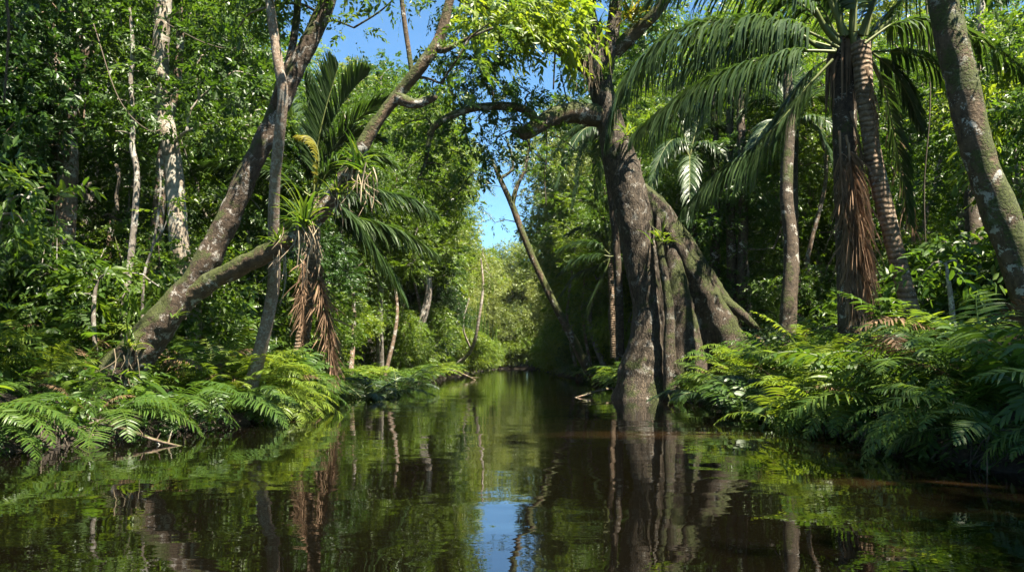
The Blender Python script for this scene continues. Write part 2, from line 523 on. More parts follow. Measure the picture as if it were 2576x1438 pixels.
tube(lb, pth((1095, 120, 13.8), (1120, 125, 13.8), (1170, 100, 13.7), (1240, 70, 13.5)), [.10, .06, .035, .02], 7, .12, .1, 3)
cl, cR = [], []
for (u, v, d, r) in [(865, -70, 14, .75), (1010, -20, 14.5, .45), (890, 70, 15, .4), (700, 10, 15.5, .7), (640, -60, 15, 1.1), (560, 10, 16, .8), (760, -170, 15, 1.1), 
                     (720, -220, 15, 1.2), (1150, 150, 13.6, .4), (1110, 210, 14, .35), (1230, 60, 13.4, .55), (840, -330, 14.5, 1.1)]:
    cl.append(P(u, v, d)); cR.append(r)
tw = tr
limbs(tw, rng, list(LC[int(len(LC) * .6):]) + list(LL[int(len(LL) * .6):]), cl, .008, .014)
crown(cr, rng, cl, cR, 110, 11, .45, .115, .055, .28, .6)
TR0 = tr
o = part('limb', lb, M['bark_limb'], root, True)
o['label'] = 'mossy low limb reaching out over the water'
part('trunk', tr, M['bark_lean'], root, True)
part('crown', cr, M['leaf_mid'], root)

# ------------------------------------------------------------------ upright trees of the left bank
def trunk_tree(label, bark, stems, clumps, leafmat, seed, K=9, slen=.45, L=.12, W=.06, nsp=100, droop=.25, name='forest_tree', rough=.06, group=None, sides=16):
    r = np.random.default_rng(seed)
    base = stems[0][0][0]
    base = np.array((base[0], base[1], gz(base[0], base[1]) - .05))
    root = thing(name, label, 'tree', base, group)
    t, w, c = MB(), MB(), MB()
    nodes = []
    for pts, rad in stems:
        pts = [np.asarray(p) for p in pts]
        if pts[0][2] > gz(pts[0][0], pts[0][1]) and pts is not None and len(nodes) == 0:
            pts = [base] + pts if np.linalg.norm(pts[0] - base) > .25 else pts
            rad = [rad[0] * 1.25] + list(rad) if len(rad) < len(pts) else rad
        cc = tube(t, pts, rad, sides, .12, rough, 1.8, seed=seed)
        nodes += list(cc[len(cc) // 3:])
    if not clumps:
        part('trunk', t, M[bark], root, True)
    if clumps:
        C = [P(*q[:3]) for q in clumps]
        limbs(t, r, nodes, C, .008, .014)
        crown(c, r, C, [q[3] for q in clumps], nsp, K, slen, L, W, droop)
        part('trunk', t, M[bark], root, True)
        part('crown', c, M[leafmat], root)
    return root


trunk_tree('tall straight pale-barked trunk with horizontal scars, left of the leaning tree', 'bark_pale',
           [(pth((478, 760), (455, 640), (444, 520), (436, 420), (418, 320), (405, 230), (403, 140), (410, 40), (413, -80), (418, -260), d=19), [.26, .24, .23, .225, .22, .215, .205, .20, .19, .15])],
           [(530, 120, 18.5, .9), (560, 200, 18, .8), (500, 250, 18.3, .7), (600, 130, 18.6, .8), (470, 330, 18.2, .6), (330, 120, 18.7, .8), (360, 220, 18.3, .6), (560, 50, 19, 1.0), (620, 30, 18.5, .9), (300, 30, 18.8, 1.0),
            (520, -60, 19, 1.3), (300, -90, 19, 1.3), (420, -180, 19, 1.6), (650, -80, 19, 1.2), (540, 310, 18, .5), (640, 190, 18.5, .6)], 'leaf_mid', 11, L=.16, W=.08, nsp=75)
trunk_tree('stout brown trunk with a darker twin stem, at the far left of the left bank', 'bark_brown',
           [(pth((128, 800), (150, 690), (160, 590), (168, 500), (172, 400), (170, 320), (180, 220), (212, 120), (226, 20), (235, -120), d=20), [.36, .31, .28, .26, .25, .24, .22, .19, .17, .12]),
            (pth((95, 800), (115, 690), (140, 560), (150, 420), (150, 300), (140, 180), (120, 40), d=20.4), [.28, .24, .2, .19, .18, .16, .12])],
           [(60, 60, 18, 1.0), (30, 180, 17.5, .9), (120, 160, 18, .8), (180, 230, 18.3, .7), (80, 290, 17.5, .8), (250, 60, 19, .9), (150, 30, 18.5, 1.0), (10, 340, 17.5, .8), (270, 170, 19, .7), (60, -60, 18, 1.3), (230, -60, 19, 1.2), (210, 320, 19, .5), (100, 370, 18.2, .5)], 'leaf_dark', 12, nsp=85, L=.17, W=.085)
trunk_tree('thin pale sapling stem with a kink, between the stout brown trunk and the pale trunk', 'bark_grey',
           [(pth((312, 790), (330, 640), (341, 520), (344, 430), (333, 370), (336, 300), (329, 210), (334, 120), (326, 20), d=18), [.09, .08, .075, .07, .068, .062, .055, .05, .03])],
           [(300, 250, 17.8, .55), (370, 300, 17.6, .5), (290, 330, 17.7, .4), (350, 180, 18, .5), (330, 60, 18, .7)], 'leaf_mid', 13, sides=9)
trunk_tree('slim dark-barked tree close behind the pale straight trunk', 'bark_brown',
           [(pth((372, 700), (392, 590), (403, 480), (408, 400), (425, 300), (448, 180), (455, 20), (458, -100), d=21), [.19, .17, .16, .15, .13, .11, .1, .07])],
           [(470, 70, 20.5, .8), (500, 160, 20.8, .7), (420, 120, 21, .6), (450, -60, 21, 1.2)], 'leaf_dark', 14, sides=10)
trunk_tree('slim mottled tree with flaking pale bark, crossing in front of the leaning tree', 'bark_mottle',
           [(pth((628, 985, 16.6), (655, 880, 16.3), (678, 780, 16), (690, 690, 15.6), (688, 560, 15.2), (693, 440, 14.8), (704, 330, 14.4), (712, 240, 14.2), (702, 170, 14.1), (690, 90, 14.1), (676, -20, 14.1), (668, -150, 14.2)), [.17, .15, .135, .125, .115, .11, .105, .10, .095, .09, .08, .05])],
           [(640, -80, 14.2, .8), (720, -120, 14, .8), (600, 70, 15, .4)], 'leaf_mid', 15, sides=12)
trunk_tree('wispy bare sapling with a forked tip, right of the pale straight trunk', 'bark_grey',
           [(pth((360, 720), (384, 620), (398, 540), (404, 470), (400, 400), d=17.2), [.035, .03, .028, .024, .015]), (pth((384, 620), (412, 575), (430, 520), d=17.2), [.02, .016, .008])],
           [(410, 520, 17.1, .3), (440, 500, 17.2, .3)], 'leaf_yellow', 16, sides=6, name='sapling')

# ------------------------------------------------------------------ palms
def palm(label, trunk, rad, fronds, dead=(), seed=0, Lf=.95, n=110, width=.055, bark='bark_palm', name='coconut_palm', extra=None, mat='palm', droop=.55):
    """fronds: (list of rib points, drop, material)"""
    base = np.array((trunk[0][0], trunk[0][1], gz(trunk[0][0], trunk[0][1]) - .05))
    root = thing(name, label, 'palm', base)
    t = MB()
    cc = tube(t, trunk, rad, 18, .07, .05, 2.5, seed=seed)
    part('trunk', t, M[bark], root, True)
    if extra:
        extra(root)
    for i, fr in enumerate(fronds):
        pts, dr, mt = fr[:3]
        kw = fr[3] if len(fr) > 3 else {}
        b, r = MB(), MB()
        a = dict(Lmax=Lf, n=n, droop=dr, width=width, seed=seed * 50 + i, r0=.035, rmb=r)
        a.update(kw)
        frond_geo(b, pts, **a)
        f = part('frond', b, M[mt or mat], root)
        rb = link('rib', r.mesh('rib', M['rib'], tuple(root.location), True), f)
    for i, (pts, L_, kw) in enumerate(dead):
        b = MB()
        a = dict(Lmax=L_ * 1.15, n=130, droop=.84, width=.034, seed=seed * 70 + i, r0=.03, jitter=.55, lift=.05, ang=(.6, 1.1))
        a.update(kw)
        frond_geo(b, pts, **a)
        f = part('dead_frond', b, M['dead'], root)
        f['label'] = 'withered brown frond hanging down'
    return root


def arc(c, tip, rise, d0, d1, via=None):
    """rib points from crown c=(u,v) to tip=(u,v) bulging up by rise photo units"""
    (u0, v0), (u1, v1) = c, tip
    out = []
    for t in (0, .2, .45, .72, 1):
        out.append(P(u0 + (u1 - u0) * t, v0 + (v1 - v0) * t - rise * 4 * t * (1 - t) * (1.15 - .3 * t), d0 + (d1 - d0) * t))
    return out


# left coconut palm
d = 24
c0 = (790, 500)
palm('young coconut palm on the left bank, withered fronds hanging down to the water', pth((748, 960), (765, 830), (780, 690), (788, 590), (790, 490), d=d), [.30, .22, .2, .22, .16],
     [(pth(c0, (785, 400), (778, 300), (766, 200), d=24.2), .18, None, {'lift': .5}),
      (pth(c0, (800, 400), (838, 300), (890, 222), (925, 190), d=24.5), .22, None, {'lift': .4}),
      (pth(c0, (815, 420), (870, 330), (940, 270), (1000, 250), d=24.8), .32, None),
      (pth(c0, (770, 410), (738, 330), (700, 270), (650, 240), d=24.4), .3, None),
      (pth((785, 480), (750, 400), (690, 345), (620, 310), (560, 292), (530, 300), d=24.6), .45, None),
      (pth((785, 500), (740, 440), (660, 410), (560, 410), (478, 440), d=23.5), .5, None),
      (pth(c0, (745, 470), (700, 440), (640, 440), (580, 470), d=22.5), .55, None),
      (pth(c0, (830, 500), (900, 485), (980, 490), (1040, 505), (1085, 530), d=23), .62, None, {'n': 160, 'Lmax': 1.65}),
      (pth((795, 520), (850, 545), (930, 560), (1010, 585), (1088, 630), d=22.5), .62, None, {'n': 160, 'Lmax': 1.65}),
      (pth((795, 520), (840, 540), (900, 580), (960, 650), (1012, 745), d=22), .62, None, {'n': 160, 'Lmax': 1.65}),
      (pth((795, 510), (850, 520), (890, 555), (925, 600), (950, 660), d=21.5), .62, None, {'n': 160, 'Lmax': 1.65}),
      (pth(c0, (820, 440), (870, 400), (930, 390), (985, 410), d=22.8), .5, None),
      (pth(c0, (775, 540), (745, 560), (700, 600), (670, 660), d=22.6), .6, None),
      (pth(c0, (760, 400), (725, 300), (700, 225), (690, 180), d=25), .25, None, {'lift': .4}),
      (pth(c0, (795, 390), (815, 290), (838, 210), (850, 170), d=23.6), .2, None, {'lift': .4}),
      (pth(c0, (800, 430), (850, 370), (905, 340), (960, 350), d=25.5), .4, None),
      (pth(c0, (800, 440), (800, 380), (780, 345), (745, 340), d=22.6), .5, 'palm_yellow', {'n': 60, 'Lmax': .5})],
     [(pth((800, 690), (812, 740), (826, 820), (836, 890), (841, 962), d=22.0), .95, {'n': 170, 'droop': .30, 'width': .04, 't0': .05, 'ang': (.75, 1.1)}),
      (pth((768, 640), (764, 700), (764, 770), (766, 860), d=22.6), .8, {'n': 120, 'droop': .4, 't0': .08, 'ang': (.8, 1.1)}),
      (pth((800, 640), (806, 720), (810, 800), (812, 880), d=22.4), .8, {'n': 120, 'droop': .4, 't0': .08, 'ang': (.8, 1.1)})], seed=2, Lf=1.3, n=125, width=.065)


# right palm pair
def stubs(root):
    b = MB()
    for (u, v, u2, v2, w) in [(2110, 110, 2050, 20, .09), (2120, 90, 2100, -40, .09), (2145, 95, 2155, -60, .1), (2165, 90, 2215, -30, .09), (2100, 130, 2020, 90, .07), (2150, 120, 2145, 10, .08), (2175, 110, 2250, 40, .07), (2130, 90, 2070, -60, .08)]:
        tube(b, pth((u, v, 16.6), ((u + u2) / 2 - 4, (v + v2) / 2 + 6, 16.5), (u2, v2, 16.4)), [w, w * .75, w * .5], 8)
    part('leaf_bases', b, M['rib'], root, True)
    h = MB()
    r = np.random.default_rng(3)
    for k in range(60):
        a = r.uniform(0, 6.28)
        p = P(2125, 120 + r.uniform(-30, 60), 17) + np.array((math.cos(a), math.sin(a), 0)) * .26
        tube(h, [p, p + np.array((math.cos(a) * .12, math.sin(a) * .12, -.3)), p + np.array((math.cos(a) * .15, math.sin(a) * .15, -.7 - r.uniform(0, .7)))], [.03, .025, .008], 4, rnd=r.uniform(0, 1))
    part('fibre_skirt', h, M['dead'], root)


palm('tall coconut palm with a brown skirt of withered fronds hanging down its trunk', pth((2145, 870), (2138, 760), (2130, 560), (2125, 380), (2126, 220), (2130, 90), d=17), [.32, .27, .25, .25, .27, .30],
     [(pth((2110, 120), (2020, 75), (1900, 50), (1760, 62), (1650, 115), (1570, 210), (1535, 330), d=16), .93, None, {'n': 230, 'Lmax': 1.95}),
      (pth((2100, 130), (2000, 130), (1880, 160), (1770, 205), (1680, 265), (1600, 330), d=15.2), .90, None, {'n': 200, 'Lmax': 1.75}),
      (pth((2095, 150), (2030, 220), (1960, 310), (1880, 380), (1800, 440), (1725, 520), d=15.6), .84, None, {'n': 190, 'Lmax': 1.6}),
      (pth((2110, 90), (2000, 0), (1880, -60), (1740, -60), (1640, -10), d=16.5), .75, None, {'n': 140, 'Lmax': 1.5}),
      (pth((2110, 100), (2060, 10), (1960, -80), (1850, -140), d=18), .6, None, {'Lmax': 1.4}),
      (pth((2120, 80), (2110, -40), (2060, -150), (1980, -230), d=17), .5, None, {'Lmax': 1.4}),
      (pth((2150, 80), (2160, -60), (2190, -180), (2260, -260), d=16), .5, None, {'Lmax': 1.4}),
      (pth((2110, 130), (2040, 180), (1980, 260), (1930, 350), (1900, 450), d=18.5), .7, None, {'n': 130, 'Lmax': 1.4}),
      (pth((2100, 120), (1990, 95), (1860, 110), (1760, 150), (1690, 210), d=18.8), .75, None, {'n': 130, 'Lmax': 1.4})],
     [(pth((2128, 340), (2140, 400), (2148, 480), (2152, 600), (2152, 700), (2146, 790), d=16.4), 1.05, {'n': 190, 'width': .045, 'droop': .72}),
      (pth((2135, 360), (2140, 440), (2156, 560), (2170, 660), (2184, 780), d=16.3), 1.0, {'n': 170, 'droop': .72, 'width': .042}),
      (pth((2140, 280), (2165, 380), (2170, 500), (2176, 620), (2178, 740), d=16.7), .8, {'n': 100}),
      (pth((2112, 330), (2116, 430), (2122, 540), (2136, 660), (2132, 760), d=16.45), .8, {'n': 100})], seed=4, extra=stubs, bark='bark_dark')
palm('ringed coconut palm trunk leaning left beside the palm with the brown skirt', pth((2305, 860), (2290, 780), (2262, 670), (2235, 560), (2210, 450), (2190, 350), (2175, 230), (2165, 110), d=16.4), [.24, .19, .185, .18, .178, .175, .18, .21],
     [(pth((2175, 110), (2250, 60), (2340, 50), (2430, 85), (2510, 130), (2600, 200), d=15.5), .70, None, {'Lmax': 1.1, 'lift': .1}),
      (pth((2190, 140), (2225, 220), (2248, 330), (2268, 430), (2290, 560), d=16.8), .55, None, {'Lmax': .85, 'n': 90}),
      (pth((2185, 110), (2230, 40), (2310, -30), (2420, -60), (2530, -20), d=17), .6, None, {'Lmax': 1.4}),
      (pth((2180, 90), (2210, -30), (2270, -120), (2380, -190), d=16.4), .5, None, {'Lmax': 1.4}),
      (pth((2195, 130), (2270, 130), (2350, 160), (2420, 230), (2470, 330), d=18), .7, None, {'Lmax': 1.0}),
      (pth((2190, 130), (2240, 170), (2285, 240), (2320, 330), d=18.5), .7, None, {'Lmax': .9})],
     [(pth((2195, 160), (2235, 260), (2262, 400), (2290, 520), (2300, 600), d=17.3), .6, {'n': 70}),
      (pth((2180, 170), (2195, 230), (2205, 300), (2206, 380), d=16.1), .3, {'n': 50})], seed=5)
# small palm beyond the buttressed tree
d = 40
palm('small palm with grey drooping fronds on the right bank beyond the buttressed tree', pth((1545, 900), (1540, 780), (1536, 690), (1534, 640), d=d), [.2, .16, .15, .12],
     [(pth((1534, 640), (1500, 612), (1450, 610), (1405, 628), d=39), .55, None), (pth((1534, 645), (1500, 640), (1450, 650), (1405, 690), d=38), .6, None),
      (pth((1534, 650), (1500, 670), (1450, 690), (1408, 745), d=38.5), .6, None), (pth((1534, 645), (1555, 645), (1580, 665), (1605, 700), d=38), .6, None),
      (pth((1534, 640), (1530, 570), (1500, 520), (1460, 500), d=40), .45, None), (pth((1534, 640), (1545, 560), (1560, 500), (1590, 460), d=40.5), .35, None),
      (pth((1534, 640), (1555, 600), (1600, 570), (1650, 590), d=40), .5, None), (pth((1534, 640), (1520, 560), (1525, 490), (1540, 440), d=41), .3, None),
      (pth((1534, 645), (1510, 600), (1470, 575), (1425, 590), d=41), .5, None), (pth((1534, 650), (1520, 690), (1495, 740), (1480, 790), d=37.5), .6, None)], seed=6, Lf=1.15, n=95, width=.07, name='small_palm')
# a palm standing behind the pair, its crown low among the stems
d = 27
palm('low palm with fine arching fronds behind the palm pair, between the dark stems', pth((2000, 880), (1998, 700), (1994, 520), (1996, 330), d=d), [.24, .20, .19, .17],
     [(arc((1996, 330), (u_, v_), rs, d, d + dd), dr, None) for u_, v_, rs, dd, dr in
      [(1880, 400, 60, -2, .6), (1860, 300, 70, 1, .5), (2100, 280, 60, 0, .5), (2130, 380, 60, -2, .6), (1930, 200, 40, 1, .3), (2050, 190, 40, 1, .35), (1850, 480, 80, -1.5, .65), (2110, 470, 80, -1, .65), (1990, 150, 10, 2, .2), (1900, 250, 60, 3, .4)]], seed=8, Lf=.95, n=80, bark='bark_dark', name='forest_palm')
d = 21
palm('palm with glossy low fronds right of the buttressed tree, half hidden by the tall palm', pth((1745, 900), (1745, 700), (1740, 560), (1735, 420), d=d + 9), [.24, .2, .19, .17],
     [(arc((1735, 400), (u_, v_), rs, d + 9, d + 9 + dd), dr, None) for u_, v_, rs, dd, dr in
      [(1640, 450, 70, -2, .6), (1600, 340, 60, 0, .5), (1850, 360, 60, 0, .5), (1860, 470, 70, -2, .65), (1680, 250, 30, 1, .3), (1790, 240, 30, 1, .3), (1620, 540, 90, -2, .7), (1830, 560, 90, -1, .7), (1735, 560, 60, -3, .7)]], seed=9, Lf=.95, n=80, bark='bark_dark', name='forest_palm')

d = 34
palm('dark palm whose fronds hang left of the buttressed tree under its lower limb', pth((1560, 900), (1556, 700), (1540, 520), (1515, 345), d=d), [.2, .17, .16, .14],
     [(arc((1515, 345), (u_, v_), rs, d, d + dd), dr, None) for u_, v_, rs, dd, dr in
      [(1385, 400, 50, 0, .65), (1400, 470, 70, -2, .7), (1440, 520, 80, -1, .7), (1470, 250, 20, 1, .4), (1420, 310, 40, 1, .5), (1560, 240, 20, 1, .4), (1640, 380, 60, 1, .6), (1600, 470, 70, -1, .7), (1500, 500, 60, 3, .7)]], seed=10, Lf=.95, n=80, bark='bark_dark', name='forest_palm')

# ------------------------------------------------------------------ the big buttressed tree
rng = np.random.default_rng(21)
d = 27
base = np.array((P(1618, 1000, d)[0], d, -.25))
root = thing('buttressed_tree', 'huge buttressed tree standing in the water edge of the right bank, twin trunk merging above', 'tree', base)
t = MB()


def fl(th, s):
    k = np.exp(-s * 4.5)
    return 1 + .09 * k * (np.sin(th * 5 + 3 * s) + .6 * np.sin(th * 3 + 1)) + .03 * np.sin(th * 4 + s * 5) + .012 * np.sin(th * 9 + s * 9) + .03 * np.sin(s * 21)


main = [base] + pth((1620, 930), (1628, 850), (1630, 770), (1612, 660), (1598, 570), (1580, 480), (1556, 390), (1532, 300), (1512, 220), (1498, 140), (1480, 60), (1468, -30), (1455, -170), (1450, -320), d=d)
rad = [1.15, .82, .63, .56, .58, .62, .65, .60, .47, .41, .44, .36, .32, .26, .18]
MC = tube(t, main, rad, 64, .09, .10, 1.2, fl, seed=2)
tube(t, pth((1520, 190, 27), (1535, 120, 26.8), (1545, 50, 26.8), (1556, -60, 26.8), (1565, -200, 26.8)), [.30, .27, .24, .22, .15], 16, .14, .06, 2)
part('trunk', t, M['bark_big'], root, True)
t = MB()
b2 = pth((1870, 980, 28.2), (1822, 880, 28.1), (1772, 770, 28), (1727, 680, 27.8), (1682, 590, 27.6), (1640, 520, 27.4), (1612, 470, 27.1))
tube(t, b2, [1.35, 1.08, .92, .78, .64, .50, .22], 48, .12, .10, 1.0, lambda th, s: 1 + .22 * np.exp(-s * 2.5) * (np.sin(th * 4 + 2 * s) + .5 * np.sin(th * 7 + 1)) + .05 * np.sin(th * 6 + s * 8), seed=5)
tube(t, pth((1760, 760, 27.8), (1820, 760, 27.6), (1865, 790, 27.4), (1910, 830, 27.2)), [.35, .24, .18, .1], 12, .12, .12, 2)
tube(t, pth((1690, 620, 27.3), (1702, 720, 27.1), (1718, 820, 27), (1730, 960, 26.9)), [.25, .42, .55, .75], 16, .12, .12, 2)
part('buttress_trunk', t, M['bark_butt'], root, True)
t = MB()
tube(t, pth((1655, 540, 26.6), (1660, 620, 26.3), (1674, 700, 26.1), (1684, 790, 26.0), (1684, 880, 25.9), (1690, 985, 25.8)), [.08, .12, .14, .17, .21, .30], 16, .1, .14, 2.5)
o = part('prop_root', t, M['bark_butt'], root, True)
t, tw, cr = MB(), MB(), MB()
l1 = pth((1505, 292, 27), (1440, 284, 26.6), (1395, 292, 26.4), (1352, 318, 26), (1312, 338, 25.8))
l2 = pth((1495, 165, 27), (1450, 140, 26.4), (1395, 100, 25.6), (1335, 72, 24.8), (1260, 35, 24), (1180, 0, 23.2), (1100, -60, 22.5))
l3 = pth((1352, 318, 26), (1335, 285, 25.9), (1290, 268, 25.8), (1210, 270, 25.6), (1150, 285, 25.4), (1100, 312, 25.2), (1078, 340, 25.1))
l4 = pth((1090, 318, 25.2), (1078, 360, 25.1), (1072, 400, 25), (1058, 440, 24.9))
l5 = pth((1545, 130, 26.9), (1600, 80, 26.5), (1660, 20, 26), (1720, -70, 25.5))
NL = []
for l, r in ((l1, [.42, .36, .32, .28, .22]), (l2, [.46, .42, .38, .33, .28, .22, .12]), (l3, [.16, .15, .14, .13, .12, .11, .08]), (l4, [.10, .09, .07, .03]), (l5, [.3, .25, .2, .12])):
    NL += list(tube(t, l, r, 14, .14, .14, 2))
LB0 = t
cl, cR = [], []
for (u, v, d_, r) in [(1330, 50, 24, .9), (1400, 20, 24.5, .9), (1270, 20, 23.5, .9), (1200, 50, 24, .8), (1160, 110, 25, .6), (1230, 140, 25, .7), (1180, 180, 26, .7), (1130, 230, 26, .8), (1290, 110, 24.5, .6), 
                      (1240, 240, 26, .8), (1320, 250, 26.5, .5), (1290, 200, 27, .4), (1425, 250, 27, .35), (1390, 300, 26.5, .35), (1180, 330, 26, .7), (1090, 380, 25.5, .7), (1240, 370, 26.5, .55), (1060, 300, 26, .6),
                      (1420, 60, 25, .6), (1440, 120, 26, .5), (1120, 10, 23.5, .6), (1340, -60, 24.5, 1.4), (1200, -120, 24, 1.5), (1460, -120, 26, 1.6), (1600, -60, 26, 1.4), (1650, 40, 27, .8), (1000, 330, 26, .5), (1560, 260, 28, .7),
                      (1620, 120, 27.5, .8), (1110, 160, 25.5, .6), (1310, 310, 26, .4), (1050, 450, 25, .4), (1230, 200, 26, .55), (1335, 235, 26.5, .45), (1270, 300, 26, .5), (1200, 430, 25.5, .5), (1335, 380, 26, .4), (1150, 490, 25.5, .45), (1405, 345, 26.4, .35), (1390, 430, 27, .45), (1450, 380, 27.5, .5), (1480, 210, 28, .4), (1410, 180, 27, .3), (1130, 420, 25.5, .4), (1280, 330, 26, .35)]:
    cl.append(P(u, v, d_)); cR.append(r * 1.05)
limbs(LB0, rng, NL + list(MC[int(len(MC) * .62):]), cl, .01, .018)
crown(cr, rng, cl, cR, 95, 13, .6, .16, .075, .3, .55)
part('limb', LB0, M['bark_limb'], root, True)
part('crown', cr, M['leaf_mid'], root)
# near overhanging bright sprays belong to the same limb
b = MB()
for (u, v, d_, k) in [(1330, 60, 22.5, 38), (1400, 90, 22.8, 26), (1290, 100, 22.5, 24), (1440, 75, 23.2, 14), (1350, 20, 22.4, 28), (1230, 60, 22.3, 24), (1180, 20, 22, 24), (1420, 20, 22.8, 22), (1270, 20, 22.2, 26)]:
    p = P(u, v, d_) + rng.normal(0, .42, (k, 3))
    sprays(b, rng, p, np.array((.5, -.3, -.2)) + rng.normal(0, .5, (k, 3)), UP + rng.normal(0, .3, (k, 3)), 11, .8, .26, .095, .4, True, rng.uniform(.5, 1, k))
o = part('bright_spray', b, M['leaf_yellow'], root)
o['label'] = 'bright yellow-green leaf sprays on the upper limb'

# ------------------------------------------------------------------ mossy trunk at the right, dark stems behind
trunk_tree('thick mossy trunk at the far right leaning left, with pale lichen blotches', 'bark_limb',
           [(pth((2660, 900), (2610, 790), (2560, 650), (2510, 520), (2470, 410), (2440, 300), (2415, 190), (2390, 80), (2368, -20), (2340, -160), d=13), [.36, .31, .285, .27, .265, .26, .255, .25, .24, .2])],
           [(2420, -140, 13, .9), (2300, -190, 13, 1.0), (2520, -120, 13.2, .9)], 'leaf_mid', 31, sides=24, rough=.12)
for i, (lab, pts, rd, bk, cls) in enumerate([
    ('straight dark stem nearest the buttressed tree, leftmost of the row of three', [(1802, 900, 30), (1798, 700, 30), (1800, 500, 30), (1797, 320, 30.2), (1790, 120, 30.4)], [.24, .20, .18, .16, .12], 'bark_dark', [(1760, 150, 30, 1.0), (1840, 120, 30, 1.0), (1800, 40, 30.5, 1.3)]),
    ('straight dark stem in the middle of the row of three behind the tall palm', [(1845, 880, 29.4), (1842, 720, 29.4), (1838, 560, 29.4), (1834, 400, 29.5), (1838, 200, 29.8)], [.25, .21, .19, .18, .13], 'bark_dark', [(1860, 160, 30, 1.0), (1800, 80, 30, 1.2), (1900, 60, 30, 1.2)]),
    ('straight dark stem at the right of the row of three, nearest the tall palm', [(1872, 880, 29), (1866, 720, 29), (1870, 560, 29), (1866, 400, 29), (1860, 180, 29.3)], [.24, .21, .19, .18, .13], 'bark_dark', [(1900, 160, 29.4, 1.0), (1940, 40, 29, 1.3)]),
    ('dark double stem behind the palm pair with pale lichen spots', [(1975, 890, 23), (1985, 760, 23), (1990, 620, 23.2), (1978, 480, 23.4), (1985, 300, 23.6), (1975, 100, 24)], [.32, .25, .22, .20, .18, .12], 'bark_dark', [(1940, 130, 23.5, 1.1), (2040, 60, 24, 1.3), (1960, -60, 24, 1.5)]),
    ('dark stem in deep shade between the ringed palm and the mossy trunk', [(2452, 880, 19), (2448, 740, 19), (2450, 600, 19), (2445, 470, 19.2), (2440, 330, 19.5), (2450, 100, 20)], [.26, .22, .2, .19, .17, .12], 'bark_dark', [(2420, 260, 19.5, .9), (2500, 180, 19.5, 1.0), (2440, 80, 20, 1.2)]),
    ('thin stem with sunlit bark at the top right behind the mossy trunk', [(2400, 860, 22), (2420, 560, 22), (2440, 300, 22), (2462, 120, 22), (2470, -60, 22)], [.2, .17, .15, .13, .1], 'bark_pale', [(2520, 40, 22, 1.1), (2400, -40, 22, 1.2), (2560, 180, 21.5, .8)]),
]):
    trunk_tree(lab, bk, [([P(*q) for q in pts], rd)], cls, 'leaf_mid' if i % 2 else 'leaf_yellow', 40 + i, sides=12, nsp=60, L=.13, W=.055)

def leafy(label, stem, clumps, mat, seed, nsp=55, L=.26, W=.105, K=7):
    r = np.random.default_rng(seed)
    base = np.array((stem[0][0], stem[0][1], gz(stem[0][0], stem[0][1]) - .05))
    root = thing('small_tree', label, 'tree', base)
    t, c = MB(), MB()
    cc = tube(t, [base] + stem, [.07, .055, .05, .04, .02], 8, .15, .08, 2)
    C = [P(*q[:3]) for q in clumps]
    limbs(t, r, list(cc[len(cc) // 4:]), C, .008, .012)
    part('trunk', t, M['bark_grey'], root, True)
    crown(c, r, C, [q[3] for q in clumps], nsp, K, .55, L, W, .3, .7, True)
    part('crown', c, M[mat], root)


leafy('small tree with big sunlit yellow-green leaves right of the mossy trunk', pth((2580, 850), (2570, 650), (2560, 480), (2550, 320), d=15.5),
      [(2480, 330, 15.3, .45), (2540, 300, 15, .5), (2570, 380, 15, .5), (2500, 420, 15.2, .45), (2560, 480, 15, .5), (2590, 560, 15, .5), (2470, 240, 16, .45)], 'leaf_yellow', 61)
leafy('spindly shrub with big pale leaves between the ringed palm and mossy trunk', pth((2400, 880), (2395, 780), (2385, 700), (2380, 660), d=13.5),
      [(2350, 660, 13.3, .32), (2410, 655, 13.4, .35), (2450, 690, 13.5, .28), (2320, 690, 13.5, .25)], 'leaf_mid', 62, 75, .22, .09)
leafy('low spreading tree with long light-green leaves at the far left edge', pth((-60, 900), (-40, 700), (0, 560), (30, 480), d=12.5),
      [(20, 470, 12.3, .45), (70, 500, 12.4, .4), (110, 470, 12.6, .35), (-10, 540, 12.2, .45), (60, 560, 12.4, .35), (-20, 420, 12.5, .45), (130, 530, 12.8, .25)], 'leaf_mid', 63, 85, .20, .06, 9)
leafy('low spreading bush of long light leaves beside the base of the stout brown trunk', pth((240, 880), (235, 800), (240, 730), (250, 700), d=16.5),
      [(230, 700, 16.3, .4), (290, 690, 16.3, .4), (360, 690, 16.2, .4), (400, 720, 16, .35), (200, 740, 16.4, .35)], 'leaf_yellow', 64, 70, .24, .08)

# slim leaning tree over the river, and its thin companions
trunk_tree('slender dark tree leaning left over the water, in front of the small palm', 'bark_limb',
           [(pth((1515, 965), (1478, 925), (1435, 840), (1390, 755), (1345, 660), (1312, 580), (1288, 515), (1258, 450), (1232, 390), d=44), [.40, .30, .24, .21, .20, .19, .18, .14, .08]),
            (pth((1288, 515), (1300, 470), (1322, 420), (1330, 350), d=44), [.16, .13, .1, .05]), (pth((1258, 450), (1290, 420), (1276, 350), d=44), [.1, .08, .04])],
           [(1240, 420, 44, 1.0), (1290, 380, 44, 1.0), (1370, 420, 44.5, .9), (1380, 500, 45, .8), (1300, 440, 44, .7), (1330, 430, 44.5, .9), (1215, 470, 44, .7), (1245, 560, 44, .5), (1350, 360, 44, .8), (1270, 330, 44, .8), (1200, 520, 43, .6), (1330, 500, 45, .6)], 'leaf_mid', 51, nsp=40, L=.17, W=.07, slen=.6)
